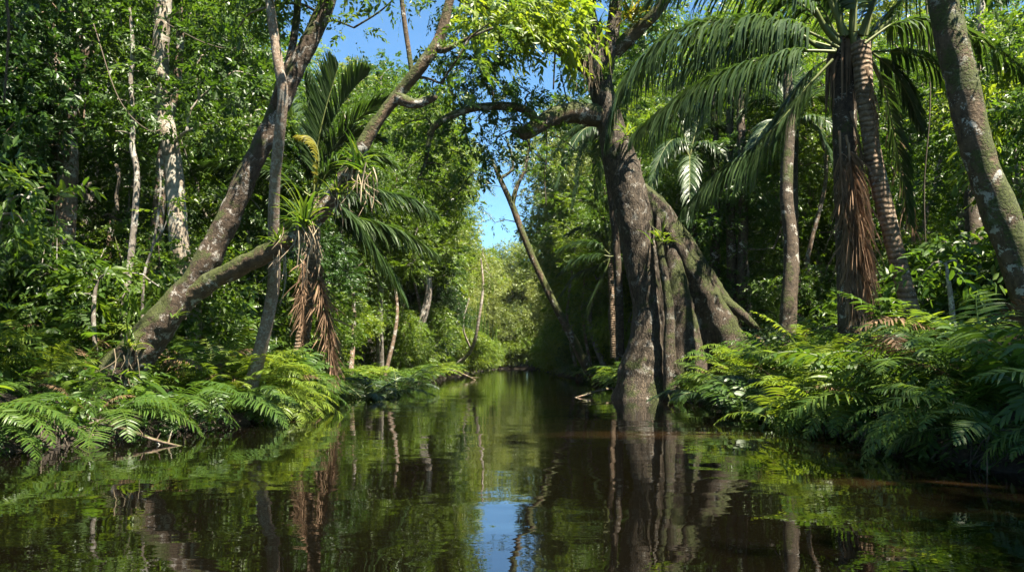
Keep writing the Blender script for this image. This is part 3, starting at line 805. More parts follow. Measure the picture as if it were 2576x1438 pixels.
trunk_tree('thin upright stem rising from the right bank left of the small palm', 'bark_pale',
           [(pth((1395, 905, 95), (1402, 760, 95), (1408, 640, 95), (1420, 540, 95), (1432, 470, 95)), [.28, .25, .24, .2, .12]), (pth((1402, 700, 95), (1405, 600, 95), (1410, 500, 95)), [.16, .13, .08])],
           [(1430, 440, 95, 2.0), (1400, 470, 95, 1.8), (1460, 490, 95, 2.0), (1440, 390, 95, 2.2)], 'leaf_yellow', 52, nsp=18, L=.26, W=.13, slen=.9)
trunk_tree('thin crooked pale tree overhanging the far water from the left bank', 'bark_pale',
           [(pth((1135, 930, 70), (1185, 880, 68), (1205, 800, 67), (1215, 720, 67), (1210, 650, 67)), [.2, .16, .13, .11, .07]), (pth((1185, 880, 68), (1165, 820, 67), (1180, 750, 67)), [.1, .08, .05])],
           [(1215, 640, 62, 1.3), (1170, 680, 62, 1.2), (1240, 700, 62, 1.1)], 'leaf_yellow', 53, nsp=24, L=.22, W=.09, slen=.8)
trunk_tree('bare pale pole of a tree in the sunlit thicket of the far left bank', 'bark_pale',
           [(pth((1152, 925, 84), (1153, 800, 84), (1155, 690, 84), (1152, 640, 84)), [.16, .14, .12, .08])], [(1150, 620, 84, 1.5), (1120, 650, 84, 1.4)], 'leaf_yellow', 54, nsp=24, L=.2, W=.08, slen=.8)

# ------------------------------------------------------------------ tree kinds that repeat
KIND = {}


def tree_kind(key, name, look, cat, seed, H, rt, cz, rx, rz, ncl, cr_, nsp, K, slen, L, W, droop, flat, bark, leafm, lean=.6, stems=1, zmin=.12, fine=False):
    r = np.random.default_rng(seed)
    t, c = MB(), MB()
    nodes = []
    for s in range(stems):
        a = s * 6.28 / max(1, stems) + .7
        ln = lean if stems == 1 else H * .22
        top = np.array((math.cos(a) * ln, math.sin(a) * ln, H * .92))
        pts = [np.array((.08 * math.cos(a), .08 * math.sin(a), -.3)), np.array((0.1 * math.cos(a), .1 * math.sin(a), .35)), top * np.array((.2, .2, .33)) + r.normal(0, .035 * H, 3) * np.array((1, 1, 0)), top * np.array((.6, .6, .66)) + r.normal(0, .035 * H, 3) * np.array((1, 1, 0)), top]
        nodes += list(tube(t, pts, [rt * 1.5, rt * 1.1, rt * .9, rt * .65, rt * .2], 10, .35, .07, 1.6, seed=seed))
    nodes = [p for p in nodes if p[2] > zmin * H]
    C = []
    tries = 0
    while len(C) < ncl and tries < 9000:
        tries += 1
        u = r.normal(0, 1, 3)
        u /= np.linalg.norm(u)
        p = u * (r.uniform(.15, 1) ** .5) * np.array((rx, rx, rz)) * r.uniform(.8, 1.12) + np.array((0, 0, cz))
        if p[2] < zmin * H or any(np.linalg.norm(p - q) < cr_ * .75 for q in C):
            continue
        C.append(p)
    R = r.uniform(.6, 1.2, len(C)) * cr_
    limbs(t, r, nodes, C, .012, .022)
    crown(c, r, C, R, nsp, K, slen, L, W, droop, flat, fine)
    KIND[key] = dict(name=name, look=look, cat=cat, t=t.mesh(name + '_trunk', M[bark], smooth=True), c=c.mesh(name + '_crown', M[leafm]), raw=c, H=H)


tree_kind('broad', 'broad_tree', 'tall broad-crowned mid-green tree', 'tree', 101, 21, .30, 14, 5.2, 6.5, 66, 1.5, 52, 10, .7, .18, .10, .14, .72, 'bark_grey', 'leaf_mid')
tree_kind('sunny', 'feathery_tree', 'tall feathery yellow-green tree', 'tree', 102, 19, .26, 12.5, 4.6, 6.2, 60, 1.4, 52, 13, .75, .16, .08, .16, .65,  'bark_grey', 'leaf_yellow')
tree_kind('pale', 'pale_tree', 'pale grey-green tree with layered clumps', 'tree', 103, 23, .30, 15, 5.0, 7.5, 66, 1.5, 48, 10, .7, .19, .105, .14, .65, 'bark_brown', 'leaf_pale')
tree_kind('dense', 'dense_tree', 'dense dark-green tree leafy to the ground', 'tree', 104, 13, .2, 7, 3.4, 5.8, 60, 1.2, 80, 10, .6, .16, .085, .25, .75, 'bark_dark', 'leaf_dark', zmin=.1)
tree_kind('slim', 'slim_tree', 'slim mid-green understorey tree', 'tree', 105, 10, .1, 6, 2.2, 4.2, 40, .9, 110, 9, .5, .13, .068, .25, .65, 'bark_grey', 'leaf_mid', zmin=.15)
tree_kind('bush', 'bush', 'rounded leafy bush', 'bush', 106, 4.2, .05, 2.2, 1.9, 1.9, 30, .75, 150, 9, .45, .13, .07, .25, .75, 'bark_dark', 'leaf_mid', stems=4, zmin=.1)
tree_kind('sunbush', 'bush', 'loose yellow-green bush', 'bush', 107, 4.8, .05, 2.5, 2.0, 2.1, 28, .78, 120, 10, .5, .15, .065, .3, .7, 'bark_grey', 'leaf_yellow', stems=4, zmin=.1)
tree_kind('vine', 'vine_covered_tree', 'slender tree wrapped in dark hanging creepers', 'tree', 108, 14, .2, 7, 1.7, 6.6, 54, .95, 110, 9, .5, .14, .08, .4, .9, 'bark_dark', 'leaf_dark', zmin=.06, lean=.3)
tree_kind('pole', 'straight_tree', 'straight thin-stemmed tree with a high small crown', 'tree', 109, 15, .13, 12, 2.6, 3.2, 26, 1.0, 70, 10, .6, .16, .075, .2, .6, 'bark_brown', 'leaf_mid', zmin=.5, lean=.9)
tree_kind('bigleaf', 'big_leaved_shrub', 'shrub with big drooping oval leaves', 'bush', 110, 4.0, .04, 2.3, 1.6, 1.8, 20, .7, 60, 6, .5, .27, .12, .35, .7, 'bark_grey', 'leaf_mid', stems=3, zmin=.12, fine=True)
GEN = []


def put(key, x, y, s=1.0, rz=0.0, near=True):
    k = KIND[key]
    root = thing(k['name'], 'x', k['cat'], (x, y, gz(x, y) - .05))
    root.rotation_euler = (0, 0, rz)
    root.scale = (s, s, s)
    link('trunk', k['t'], root)
    link('crown', k['c'], root)
    GEN.append((root, k['look'], k['cat']))
    return root


rg = np.random.default_rng(77)
place = [  # left bank, near to far
    ('vine', -13.5, 19.5, .9), ('dense', -17, 22, 1.0), ('slim', -11.2, 22.5, 1.0), ('broad', -15, 27, .9), ('slim', -8.8, 24, .95), ('dense', -11.5, 28, .95), ('sunny', -20, 29, .9),
    ('bush', -9.2, 19, .9), ('bush', -12.6, 17.2, .9), ('sunbush', -14.8, 20.5, 1.0), ('bush', -10.4, 25.5, 1.1), ('sunbush', -8.6, 28, 1.0), ('bush', -11.2, 13.6, .75), ('bush', -13.4, 15, .9),
    ('slim', -14.8, 17.4, 1.0), ('vine', -20, 25, 1.0), ('dense', -24, 30, 1.1), ('broad', -26, 36, 1.0), ('pale', -19, 38, 1.0), ('sunny', -14.5, 36, .8), ('dense', -10.5, 35, .9), ('bush', -9.2, 33.5, 1.0), ('sunbush', -9.0, 38, 1.1),
    ('slim', -9.0, 41, 1.1), ('pale', -13, 46, .7), ('broad', -9.2, 50, .95), ('sunbush', -7.6, 45, 1.0), ('bush', -7.0, 50, 1.0), ('sunny', -8, 57, 1.0), ('dense', -7.0, 62, .95), ('sunbush', -6.9, 56, 1.1), ('pale', -9.5, 66, 1.1),
    ('bush', -6.8, 66, 1.1), ('broad', -18, 56, 1.1), ('sunny', -8, 72, 1.0), ('pale', -28, 50, 1.1), ('broad', -33, 42, 1.1), ('sunny', -22, 47, 1.0), ('dense', -16, 42, 1.0), ('sunny', -16.5, 32, .9),
    # right bank
    ('slim', 13.4, 33, 1.1), ('slim', 9.5, 30, 1.0), ('bush', 10.6, 27.5, .9), ('slim', 15.5, 30, 1.1), ('slim', 20, 33, 1.2), ('sunbush', 13.5, 24.5, .9), ('bush', 16, 22.5, 1.0), ('slim', 17.5, 26, 1.0),
    ('slim', 21.5, 27, 1.1), ('sunbush', 14.2, 19.2, .9), ('slim', 13.2, 20.6, .9), ('bush', 12.3, 22, .8), ('sunbush', 12.2, 16.2, .8), ('slim', 11.6, 14.4, .85), ('slim', 19, 22, 1.0), ('vine', 16.5, 19.6, .9),
    ('sunny', 13, 44, .85), ('slim', 10.4, 46, 1.0), ('sunny', 10.4, 47, .7), ('sunbush', 7.3, 47, 1.0), ('broad', 9.2, 53, .75), ('bush', 6.7, 56, 1.1), ('slim', 7, 50, 1.1), ('pale', 9, 60, .95), ('sunny', 7.2, 66, .9),
    ('sunbush', 6.6, 73, 1.2), ('sunny', 6.4, 50, .72), ('sunbush', 6.3, 64, 1.1), ('bush', 6.2, 70, 1.1), ('slim', 15, 45, 1.3), ('sunny', 24, 40, 1.0), ('pale', 17, 58, 1.1), ('sunny', 27, 34, .8), ('sunny', 24, 30, .75), ('sunny', 13, 39, .95), ('slim', 12.5, 35, 1.1),
]
place += [('sunny', -7.6, 52, 1.1), ('pale', -8.6, 60, .95), ('broad', -10, 67, 1.25), ('sunny', -7.6, 43, .8), ('pale', -12, 58, 1.0), ('broad', -13, 70, 1.3), ('sunny', -17, 64, 1.4), ('pale', -22, 58, 1.1),
          ('sunny', 8.6, 57, .85), ('pale', 7.2, 63, .9), ('broad', 8.6, 70, 1.1), ('broad', 12, 64, 1.4), ('sunny', 12, 52, 1.2), ('pale', 20, 50, 1.3), ('dense', 30, 45, 1.4), ('dense', -30, 45, 1.4), ('dense', -34, 36, 1.2), ('dense', -26, 40, 1.2),
          ('dense', -17, 50, 1.3), ('sunny', 18, 42, 1.0), ('pale', 30, 40, .8), ('sunny', 23, 36, .85), ('bush', -18, 27, 1.3), ('bush', -22, 34, 1.5), ('sunbush', -16.5, 25, 1.2), ('bush', -14, 31, 1.4), ('bush', 18, 29, 1.3), ('sunbush', 21, 31, 1.4),
          ('bush', 15, 34, 1.4), ('bush', 24, 30, 1.4), ('sunbush', 17.5, 24.2, 1.2), ('bush', 12.5, 42, 1.4), ('bush', -24, 27, 1.5), ('sunbush', -12.2, 41, 1.4), ('bush', 11, 48, 1.5)]
place += [('pale', 7.0, 75, 1.2), ('sunny', 6.8, 84, 1.1), ('broad', -9.8, 8.2, .95), ('broad', 14.5, 2, 1.0), ('broad', 11.5, -7, 1.0), ('broad', -13, 5, 1.0), ('sunny', -11.5, -4, 1.0), ('sunny', 9.5, -13, 1.0)]  # last six: unseen trees outside the frame, added to cast dappled shade
place += [('pole', 5.38, 60, 1.0), ('pole', 5.7, 52, 0.9), ('pole', 6.77, 46, 0.85), ('pole', 6.49, 40, 0.9), ('pole', 10.61, 31, 0.9), ('pole', 12.9, 36, 1.0), ('pole', 12.06, 29, 0.85), ('pole', 14.26, 25, 0.8), ('pole', 15.88, 24, 0.85), ('pole', -10.56, 27, 0.85), ('pole', -14.43, 26, 0.9), ('pole', -7.89, 36, 0.9), ('pole', -7.29, 42, 0.9), ('pole', -6.79, 52, 1.0), ('pole', -17.43, 26, 0.9), ('pole', -10.44, 30, 0.9), ('pole', 16.19, 32, 1.0), ('pole', 10.87, 42, 1.1), ('bigleaf', 11.14, 18, 0.8), ('bigleaf', 11.19, 20, 0.9), ('bigleaf', -8.25, 20, 0.8), ('bigleaf', -10.71, 18, 0.8), ('bigleaf', -11.49, 17, 0.8), ('bigleaf', -8.87, 24, 0.9), ('bigleaf', 11.62, 17, 0.9), ('bigleaf', -9.27, 19, 0.7), ('bigleaf', 10.51, 21, 0.9)]
for i, (k, x, y, s) in enumerate(place):
    put(k, x, y, s * rg.uniform(.94, 1.08), rg.uniform(0, 6.28))

# far wood: reads as one mass
def wood(name, spots, keep, seed, mat):
    r = np.random.default_rng(seed)
    mb = MB()
    for (key, x, y, s) in spots:
        raw = KIND[key]['raw']
        for V, T, R in zip(raw.V, raw.T, raw.R):
            A = V.reshape(-1, 4, 3)
            q = r.random(len(A)) < keep
            A, Rr = A[q], R.reshape(-1, 4)[q]
            m_ = A.mean(1, keepdims=True)
            A = m_ + (A - m_) * (1 / keep) ** .45
            a = r.uniform(0, 6.28)
            ca, sa = math.cos(a) * s, math.sin(a) * s
            B = np.stack([A[..., 0] * ca - A[..., 1] * sa + x, A[..., 0] * sa + A[..., 1] * ca + y, A[..., 2] * s + gz(x, y)], -1)
            mb.add(B, KITE[None] + (np.arange(len(B)) * 4)[:, None, None], np.clip(Rr.ravel() * .7 + r.uniform(0, .3), 0, 1))
        tube(mb, [(x, y, gz(x, y) - .3), (x + r.normal(0, .4), y, 5 * s), (x, y, 10 * s)], [.22, .15, .05], 6, rnd=0)
    tag(link(name, mb.mesh(name, M[mat])), kind='stuff')


spots_a, spots_b, spots_e = [], [], []
for y in np.arange(76, 165, 6.5):
    for side in (-1, 1):
        e = interp(y, LEFT) if side < 0 else interp(y, RIGHT)
        for k, off in enumerate((3.2 if side < 0 else 2.2, 8.5, 15)):
            spots_a.append((rg.choice(['sunny', 'broad', 'dense'] if k == 0 else ['broad', 'pale', 'sunny']), e + side * (off + rg.uniform(0, 2)), y + rg.uniform(-2, 2), rg.uniform(.8, 1.12)))
for x in np.arange(-14, 16, 4.5):
    spots_e.append((rg.choice(['pale', 'broad', 'sunny']), x, 164 + rg.uniform(-1, 3), rg.uniform(1.2, 1.45)))
    spots_e.append(('dense', x + 2, 160.5, rg.uniform(.9, 1.2)))
for x in np.arange(-40, 50, 6.0):
    spots_b.append((rg.choice(['pale', 'broad', 'sunny']), x, 168 + rg.uniform(-4, 6), rg.uniform(.85, 1.1)))
for x in np.arange(-75, -24, 6.5):
    for y in (62, 76, 92):
        spots_b.append((rg.choice(['pale', 'broad', 'sunny']), x + rg.uniform(-2, 2), y + rg.uniform(-4, 4), rg.uniform(.9, 1.15)))
for x in np.arange(22, 76, 6.5):
    for y in (52, 64, 80):
        spots_b.append((rg.choice(['pale', 'broad', 'sunny']), x + rg.uniform(-2, 2), y + rg.uniform(-4, 4), rg.uniform(.9, 1.1)))
wood('far_forest', spots_a, .40, 1, 'leaf_pale')  # paler leaves: the sunlit brightness of the far bank is put into the colour
wood('far_forest', spots_e, .5, 4, 'leaf_pale')
wood('distant_forest', spots_b, .16, 2, 'leaf_pale')
low = []
for y in np.arange(74, 158, 2.6):
    for side in (-1, 1):
        e = interp(y, LEFT) if side < 0 else interp(y, RIGHT)
        low.append((rg.choice(['bush', 'sunbush']), e + side * rg.uniform(.2, 1.6), y, rg.uniform(.8, 1.3)))
for x in np.arange(-9, 12, 1.6):
    low.append((rg.choice(['bush', 'sunbush']), x, 158.5 + rg.uniform(0, 2), rg.uniform(1.0, 1.6)))
    low.append((rg.choice(['bush', 'sunbush']), x, 163 + rg.uniform(0, 2), rg.uniform(2.0, 2.8)))
for sd in (-1, 1):
    for q in range(46):
        yy = rg.uniform(32, 70)
        low.append((rg.choice(['bush', 'sunbush']), sd * (yy * .72 + rg.uniform(-4, 10)), yy, rg.uniform(1.6, 2.4)))
    for q in range(30):
        low.append((rg.choice(['bush', 'sunbush']), sd * rg.uniform(11, 40), rg.uniform(72, 84), rg.uniform(2, 3)))
wood('far_thicket', low, .34, 3, 'leaf_yellow')  # yellow leaf colour stands in for sunlight on the far thicket

# ------------------------------------------------------------------ undergrowth
def undergrowth(name, side, n, seed, mat, y0=6, y1=44, depth=13, size=1.0, off=.25):
    r = np.random.default_rng(seed)
    y = y0 + (y1 - y0) * r.random(n) ** 1.35
    e = interp(y, LEFT) if side < 0 else interp(y, RIGHT)
    x = e + side * (off + depth * r.random(n) ** 1.2)
    z = height(x, y)
    h = r.uniform(.12, .75, n) * size
    k = 6
    pos = np.repeat(np.stack([x, y, z], -1), k, 0)
    a = r.uniform(0, 6.28, n * k)
    d = np.stack([np.cos(a), np.sin(a), r.uniform(-.05, .9, n * k)], -1)
    pos[:, 2] += np.repeat(h, k) * r.random(n * k)
    pos += r.normal(0, .12, pos.shape) * np.array((1, 1, .3))
    mb = MB()
    sprays(mb, r, pos, d, UP + r.normal(0, .3, (n * k, 3)), 8, .45, .15, .058, .35, True)
    tag(link(name, mb.mesh(name, M[mat])), kind='stuff')


undergrowth('undergrowth', -1, 2600, 5, 'leaf_dark', off=3.2)
undergrowth('undergrowth', 1, 2600, 6, 'leaf_dark', off=4.0)
undergrowth('undergrowth', -1, 700, 7, 'leaf_mid', 6, 44, 9, 1.3)
undergrowth('undergrowth', 1, 500, 8, 'leaf_mid', 6, 44, 9, 1.3, 2.0)

def bank_roots(side, n, seed):
    r = np.random.default_rng(seed)
    b = MB()
    for k in range(n):
        y = 7 + 50 * r.random() ** 1.8
        e = float(interp(y, LEFT) if side < 0 else interp(y, RIGHT))
        x0, x1 = e + side * r.uniform(.15, .6), e - side * r.uniform(-.1, .35)
        y1 = y + r.normal(0, .35)
        p0 = (x0, y, gz(x0, y) + .05)
        tube(b, [p0, ((x0 + x1) / 2 - side * .1, (y + y1) / 2, r.uniform(.15, .45)), (x1, y1, r.uniform(-.12, .05))], [r.uniform(.008, .03), .012, .006], 5, .12, .2, 5, rnd=r.uniform(0, 1), seed=k)
    tag(link('bank_roots', b.mesh('bank_roots', M['vine'], smooth=True)), kind='stuff')
    y = 7 + 45 * r.random(1000) ** 1.5
    e = interp(y, LEFT) if side < 0 else interp(y, RIGHT)
    x = e + side * r.uniform(-.15, .75, len(y))
    pos = np.stack([x, y, np.maximum(height(x, y), .05) + r.uniform(0, .4, len(y))], -1)
    d = np.stack([-side * r.uniform(-.2, 1, len(y)), r.normal(0, .6, len(y)), r.uniform(-.7, .5, len(y))], -1)
    m_ = MB()
    sprays(m_, r, pos, d, UP + r.normal(0, .4, (len(y), 3)), 9, .5, .14, .06, .45, True)
    tag(link('bank_creepers', m_.mesh('bank_creepers', M['leaf_dark'])), kind='stuff')


bank_roots(-1, 220, 41)
bank_roots(1, 220, 42)

# ------------------------------------------------------------------ ferns
FPROF = lambda t: np.interp(t, (0, .08, .3, .55, .8, .95, 1), (.35, .65, 1, .9, .55, .2, .06))
FR = {}
for mt in ('fern', 'fern_bright', 'dry'):
    L = []
    for i, (e0, drop) in enumerate([(1.40, 1.7), (1.25, 1.6), (1.1, 1.6), (.85, 1.6), (1.5, 2.1), (1.25, 2.1), (.65, 1.5), (1.35, 1.2)]):
        pts, p = [np.zeros(3)], np.zeros(3)
        for k in range(9):
            a = e0 - drop * ((k + .5) / 9) ** 1.15
            p = p + np.array((math.cos(a), .03 * math.sin(k * 1.3 + i), math.sin(a))) / 9
            pts.append(p)
        b = MB()
        frond_geo(b, pts, n=34, Lmax=.24, droop=.36, width=.0165, prof=FPROF, t0=.10, ang=(.1, .6), lift=.10, seed=300 + i, r0=.008, segs=4, jitter=.10, nseg=30)
        L.append(b.mesh('fern_frond', M[mt]))
    FR[mt] = L
L = []
for i, (e0, drop) in enumerate([(1.35, 1.7), (1.15, 1.6), (.9, 1.5), (1.45, 2.0), (.7, 1.5), (1.2, 1.3), (1.0, 1.9), (1.3, 1.5)]):
    pts, p = [np.zeros(3)], np.zeros(3)
    for k in range(9):
        a = e0 - drop * ((k + .5) / 9) ** 1.15
        p = p + np.array((math.cos(a), .04 * math.sin(k * 1.1 + i), math.sin(a))) / 9
        pts.append(p)
    b = MB()
    frond_geo(b, pts, .24, n=19, droop=.42, width=.034, prof=FPROF, t0=.16, ang=(.25, .75), lift=.12, seed=360 + i, r0=.009, segs=5, jitter=.14, nseg=30)
    L.append(b.mesh('broad_fern_frond', M['fern']))
FR['broad'] = L
FARF = []
for i in range(3):
    r = np.random.default_rng(60 + i)
    b = MB()
    for k in range(12):
        a = k * 6.28 / 12 + r.uniform(-.2, .2)
        e0, drop, s = r.uniform(.6, 1.2), r.uniform(1.2, 1.8), r.uniform(.8, 1.2)
        pts, p = [np.zeros(3)], np.zeros(3)
        for q in range(6):
            g = e0 - drop * (q + .5) / 6
            p = p + np.array((math.cos(a) * math.cos(g), math.sin(a) * math.cos(g), math.sin(g))) * s / 6
            pts.append(p)
        frond_geo(b, pts, .24, n=22, droop=.3, width=.04, prof=FPROF, t0=.1, ang=(.1, .6), lift=.1, seed=500 + k, r0=.008, segs=2, nseg=14)
    FARF.append({m_: b.mesh('far_fern', M[m_]) for m_ in ('fern', 'fern_bright')})
FERN = []


def fern(x, y, size, bright=False, n=13, toward=None, far=False, z=None, upright=False):
    root = thing('fern', 'x', 'fern', (x, y, (gz(x, y) if z is None else z) + .03))
    wide = not bright and not far and rg.random() < .34
    mt = 'fern_bright' if bright else 'broad' if wide else 'fern'
    if far:
        o = link('fronds', FARF[int(rg.integers(3))][mt], root)
        o.scale = (size,) * 3
        o.rotation_euler = (0, 0, rg.uniform(0, 6.28))
    else:
        for k in range(n):
            a = k * 2 * math.pi / n + rg.uniform(-.3, .3)
            if toward is not None and rg.random() < .35:
                a = toward + rg.normal(0, .6)
            dry = rg.random() < .045
            o = link('dry_frond' if dry else 'frond', FR['dry' if dry else mt][int(rg.choice([0, 1, 4, 5, 7, 2] if upright else 8))], root)
            if dry:
                o['label'] = 'withered brown frond'
            s = size * rg.uniform(.6, 1.15)
            o.scale = (s, s * rg.uniform(.8, 1.15), s * (1.2 if upright else 1))
            o.rotation_euler = (rg.uniform(-.4, .4), rg.uniform(-.2, .3), a)
            o.location = (math.cos(a) * .06, math.sin(a) * .06, rg.uniform(0, .12))
    FERN.append((root, 'bright yellow-green' if bright else 'broad-leafleted dark' if wide else 'fine-leafleted green', far))
    return root


def edge_fern(side, y, size, bright=False):
    e = float(interp(y, LEFT) if side < 0 else interp(y, RIGHT))
    root = thing('fern', 'x', 'fern', (e + side * .05, y, .32))
    for k in range(9):
        a = (math.pi if side > 0 else 0.0) + rg.normal(0, .75)
        o = link('frond', FR['fern_bright' if bright else 'fern'][int(rg.choice([2, 3, 5, 6]))], root)
        s = size * rg.uniform(.75, 1.2)
        o.scale = (s, s, s)
        o.rotation_euler = (rg.uniform(-.3, .3), rg.uniform(.15, .55), a)
        o.location = (0, rg.uniform(-.15, .15), rg.uniform(0, .15))
    FERN.append((root, ('bright yellow-green' if bright else 'green') + ' overhanging', False))


def bank_ferns(side, rows):
    for (y, off, size, br) in rows:
        e = float(interp(y, LEFT) if side < 0 else interp(y, RIGHT))
        if side < 0 and 11 < y < 15.3 and off < 2.6:
            size *= .6
        fern(e + side * off, y, size, br, int(rg.integers(8, 13)), math.pi if side > 0 else 0.0, upright=off > 1.0)


# right bank: the big fern slope
rr = []
for y in np.arange(7.6, 25.5, 1.45):
    rr.append((y + rg.uniform(-.3, .3), .25 + rg.uniform(-.15, .2), rg.uniform(1.4, 2.0), rg.random() < .3 and y > 12))
    rr.append((y + .5 + rg.uniform(-.3, .3), 1.35 + rg.uniform(-.3, .3), rg.uniform(1.7, 2.5), rg.random() < .45 and y > 13.5))
    if y > 8.5:
        rr.append((y + rg.uniform(-.4, .4), 2.8 + rg.uniform(-.4, .4), rg.uniform(1.7, 2.5), rg.random() < .45 and y > 13))
    if y > 10:
        rr.append((y + .4 + rg.uniform(-.4, .4), 4.4 + rg.uniform(-.5, .5), rg.uniform(1.5, 2.2), rg.random() < .4 and y > 13))
bank_ferns(1, rr)
# left bank
rr = []
for y in np.arange(11.2, 17, 1.3):
    rr.append((y, .3 + rg.uniform(0, .2), rg.uniform(1.1, 1.5), False))
    rr.append((y + .6, 1.5 + rg.uniform(-.3, .3), rg.uniform(1.3, 1.7), rg.random() < .25))
    rr.append((y + .3, 2.9 + rg.uniform(-.3, .3), rg.uniform(1.3, 1.7), rg.random() < .3))
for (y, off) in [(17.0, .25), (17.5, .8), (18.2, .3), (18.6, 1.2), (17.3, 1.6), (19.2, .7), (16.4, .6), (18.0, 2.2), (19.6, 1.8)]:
    rr.append((y, off, rg.uniform(1.5, 1.9), True))  # sunlit cluster: its extra light is carried by the brighter frond colour
for y in np.arange(20.3, 33, 1.5):
    rr.append((y, .35 + rg.uniform(0, .3), rg.uniform(1.5, 2.0), rg.random() < .25))
    rr.append((y + .7, 1.7 + rg.uniform(-.3, .4), rg.uniform(1.6, 2.1), rg.random() < .3))
for q in range(26):
    rr.append((rg.uniform(12.3, 19.5), rg.uniform(3.2, 8), rg.uniform(1.8, 2.5), rg.random() < .3))
bank_ferns(-1, rr)
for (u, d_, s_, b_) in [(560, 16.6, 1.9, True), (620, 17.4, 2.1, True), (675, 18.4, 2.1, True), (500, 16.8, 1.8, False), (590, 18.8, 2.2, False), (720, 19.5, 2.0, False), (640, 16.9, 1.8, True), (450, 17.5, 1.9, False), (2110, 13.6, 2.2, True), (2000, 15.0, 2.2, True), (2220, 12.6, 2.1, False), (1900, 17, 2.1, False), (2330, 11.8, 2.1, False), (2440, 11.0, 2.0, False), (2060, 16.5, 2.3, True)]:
    p = P(u, 900, d_)
    fern(p[0], d_, s_, b_, 11, None, upright=True)
for y in np.arange(8.2, 26, 1.5):
    edge_fern(1, y + rg.uniform(-.3, .3), rg.uniform(1.1, 1.5))
for y in np.arange(10.2, 30, 1.2):
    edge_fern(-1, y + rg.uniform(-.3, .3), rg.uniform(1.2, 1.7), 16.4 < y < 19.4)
for y in np.arange(33, 74, 2.3):
    for side in (-1, 1):
        e = float(interp(y, LEFT) if side < 0 else interp(y, RIGHT))
        if side > 0 and y < 30:
            continue
        fern(e + side * rg.uniform(.2, .6), y + rg.uniform(-.5, .5), rg.uniform(1.6, 2.3), rg.random() < (.6 if side < 0 else .3), far=True)
for (u, v, dd, s, br) in [(1500, 930, 33, 1.8, True), (1540, 930, 31, 1.8, False), (1560, 900, 34, 1.8, True), (1480, 900, 40, 1.8, False), (1520, 890, 38, 1.8, True)]:
    p = P(u, v, dd)
    fern(max(p[0], float(interp(dd, RIGHT)) + .15), p[1], s, br, far=True)

# low palms crouching on the left bank
for i, (u, v, d, s, lab) in enumerate([(930, 900, 27, 1.0, 'dark low palm crouching on the left bank right of the hanging withered fronds'), (1000, 885, 33, 1.1, 'dark low palm on the left bank just beyond the crouching one'),
                                       (1835, 800, 20, 1.0, 'low palm among the ferns in front of the three dark stems'), (40, 800, 19, 1.0, 'low palm in the shade under the far left trunks')]):
    p = P(u, v, d)
    g = gz(p[0], p[1])
    r = np.random.default_rng(700 + i)
    fr = []
    for k in range(10):
        a, e, L = k * .63 + r.uniform(-.2, .2), r.uniform(.7, 1.35), 2.4 * s * r.uniform(.8, 1.15)
        q, pts = np.array((p[0], p[1], g + .3)), []
        for j in range(7):
            pts.append(q)
            gg = e - 1.5 * (j / 6) ** 1.2
            q = q + np.array((math.cos(a) * math.cos(gg), math.sin(a) * math.cos(gg), math.sin(gg))) * L / 6
        fr.append((pts, .5, None))
    palm(lab, [(p[0], p[1], g - .1), (p[0], p[1], g + .2), (p[0], p[1], g + .45)], [.16, .14, .09], fr, seed=20 + i, Lf=.6, n=50, width=.045, bark='bark_dark', name='low_palm')

# ------------------------------------------------------------------ broad-leaved plants
def broad_plant(r, n, L, W, mat):
    b = MB()
    for k in range(n):
        a = k * 2.4 + r.uniform(-.3, .3)
        e = r.uniform(.5, 1.25)
        s = L * r.uniform(.7, 1.1)
        ln = s * r.uniform(.7, 1.3)
        tip = np.array((math.cos(a) * math.cos(e), math.sin(a) * math.cos(e), math.sin(e))) * ln
        tube(b, [np.zeros(3), tip * .6 + UP * .03, tip], [.014, .010, .006], 4, rnd=.6)
        dh = np.array((math.cos(a), math.sin(a), 0))
        g = e - r.uniform(.6, 1.2)
        d = dh * math.cos(g) + UP * math.sin(g)
        S = np.cross(d, np.cross(dh, UP)); S = np.cross(d, UP); S /= np.linalg.norm(S)
        N = np.cross(S, d)
        q, cols = tip, []
        for j, t in enumerate(np.linspace(0, 1, 7)):
            w = W * s / L * math.sin(math.pi * min(1, .06 + t * .94) ** .75) * .5 + (.002 if t < 1 else 0)
            cols.append([q + S * w + N * w * .28, q, q - S * w + N * w * .28])
            d = d - UP * .13
            d /= np.linalg.norm(d)
            q = q + d * s / 6
        V = np.array(cols).reshape(-1, 3)
        T = []
        for j in range(6):
            for c in range(2):
                i0 = j * 3 + c
                T += [[i0, i0 + 1, i0 + 4], [i0, i0 + 4, i0 + 3]]
        b.add(V, T, r.uniform(0, 1))
    return b.mesh('broad_leaves', M[mat], smooth=True)


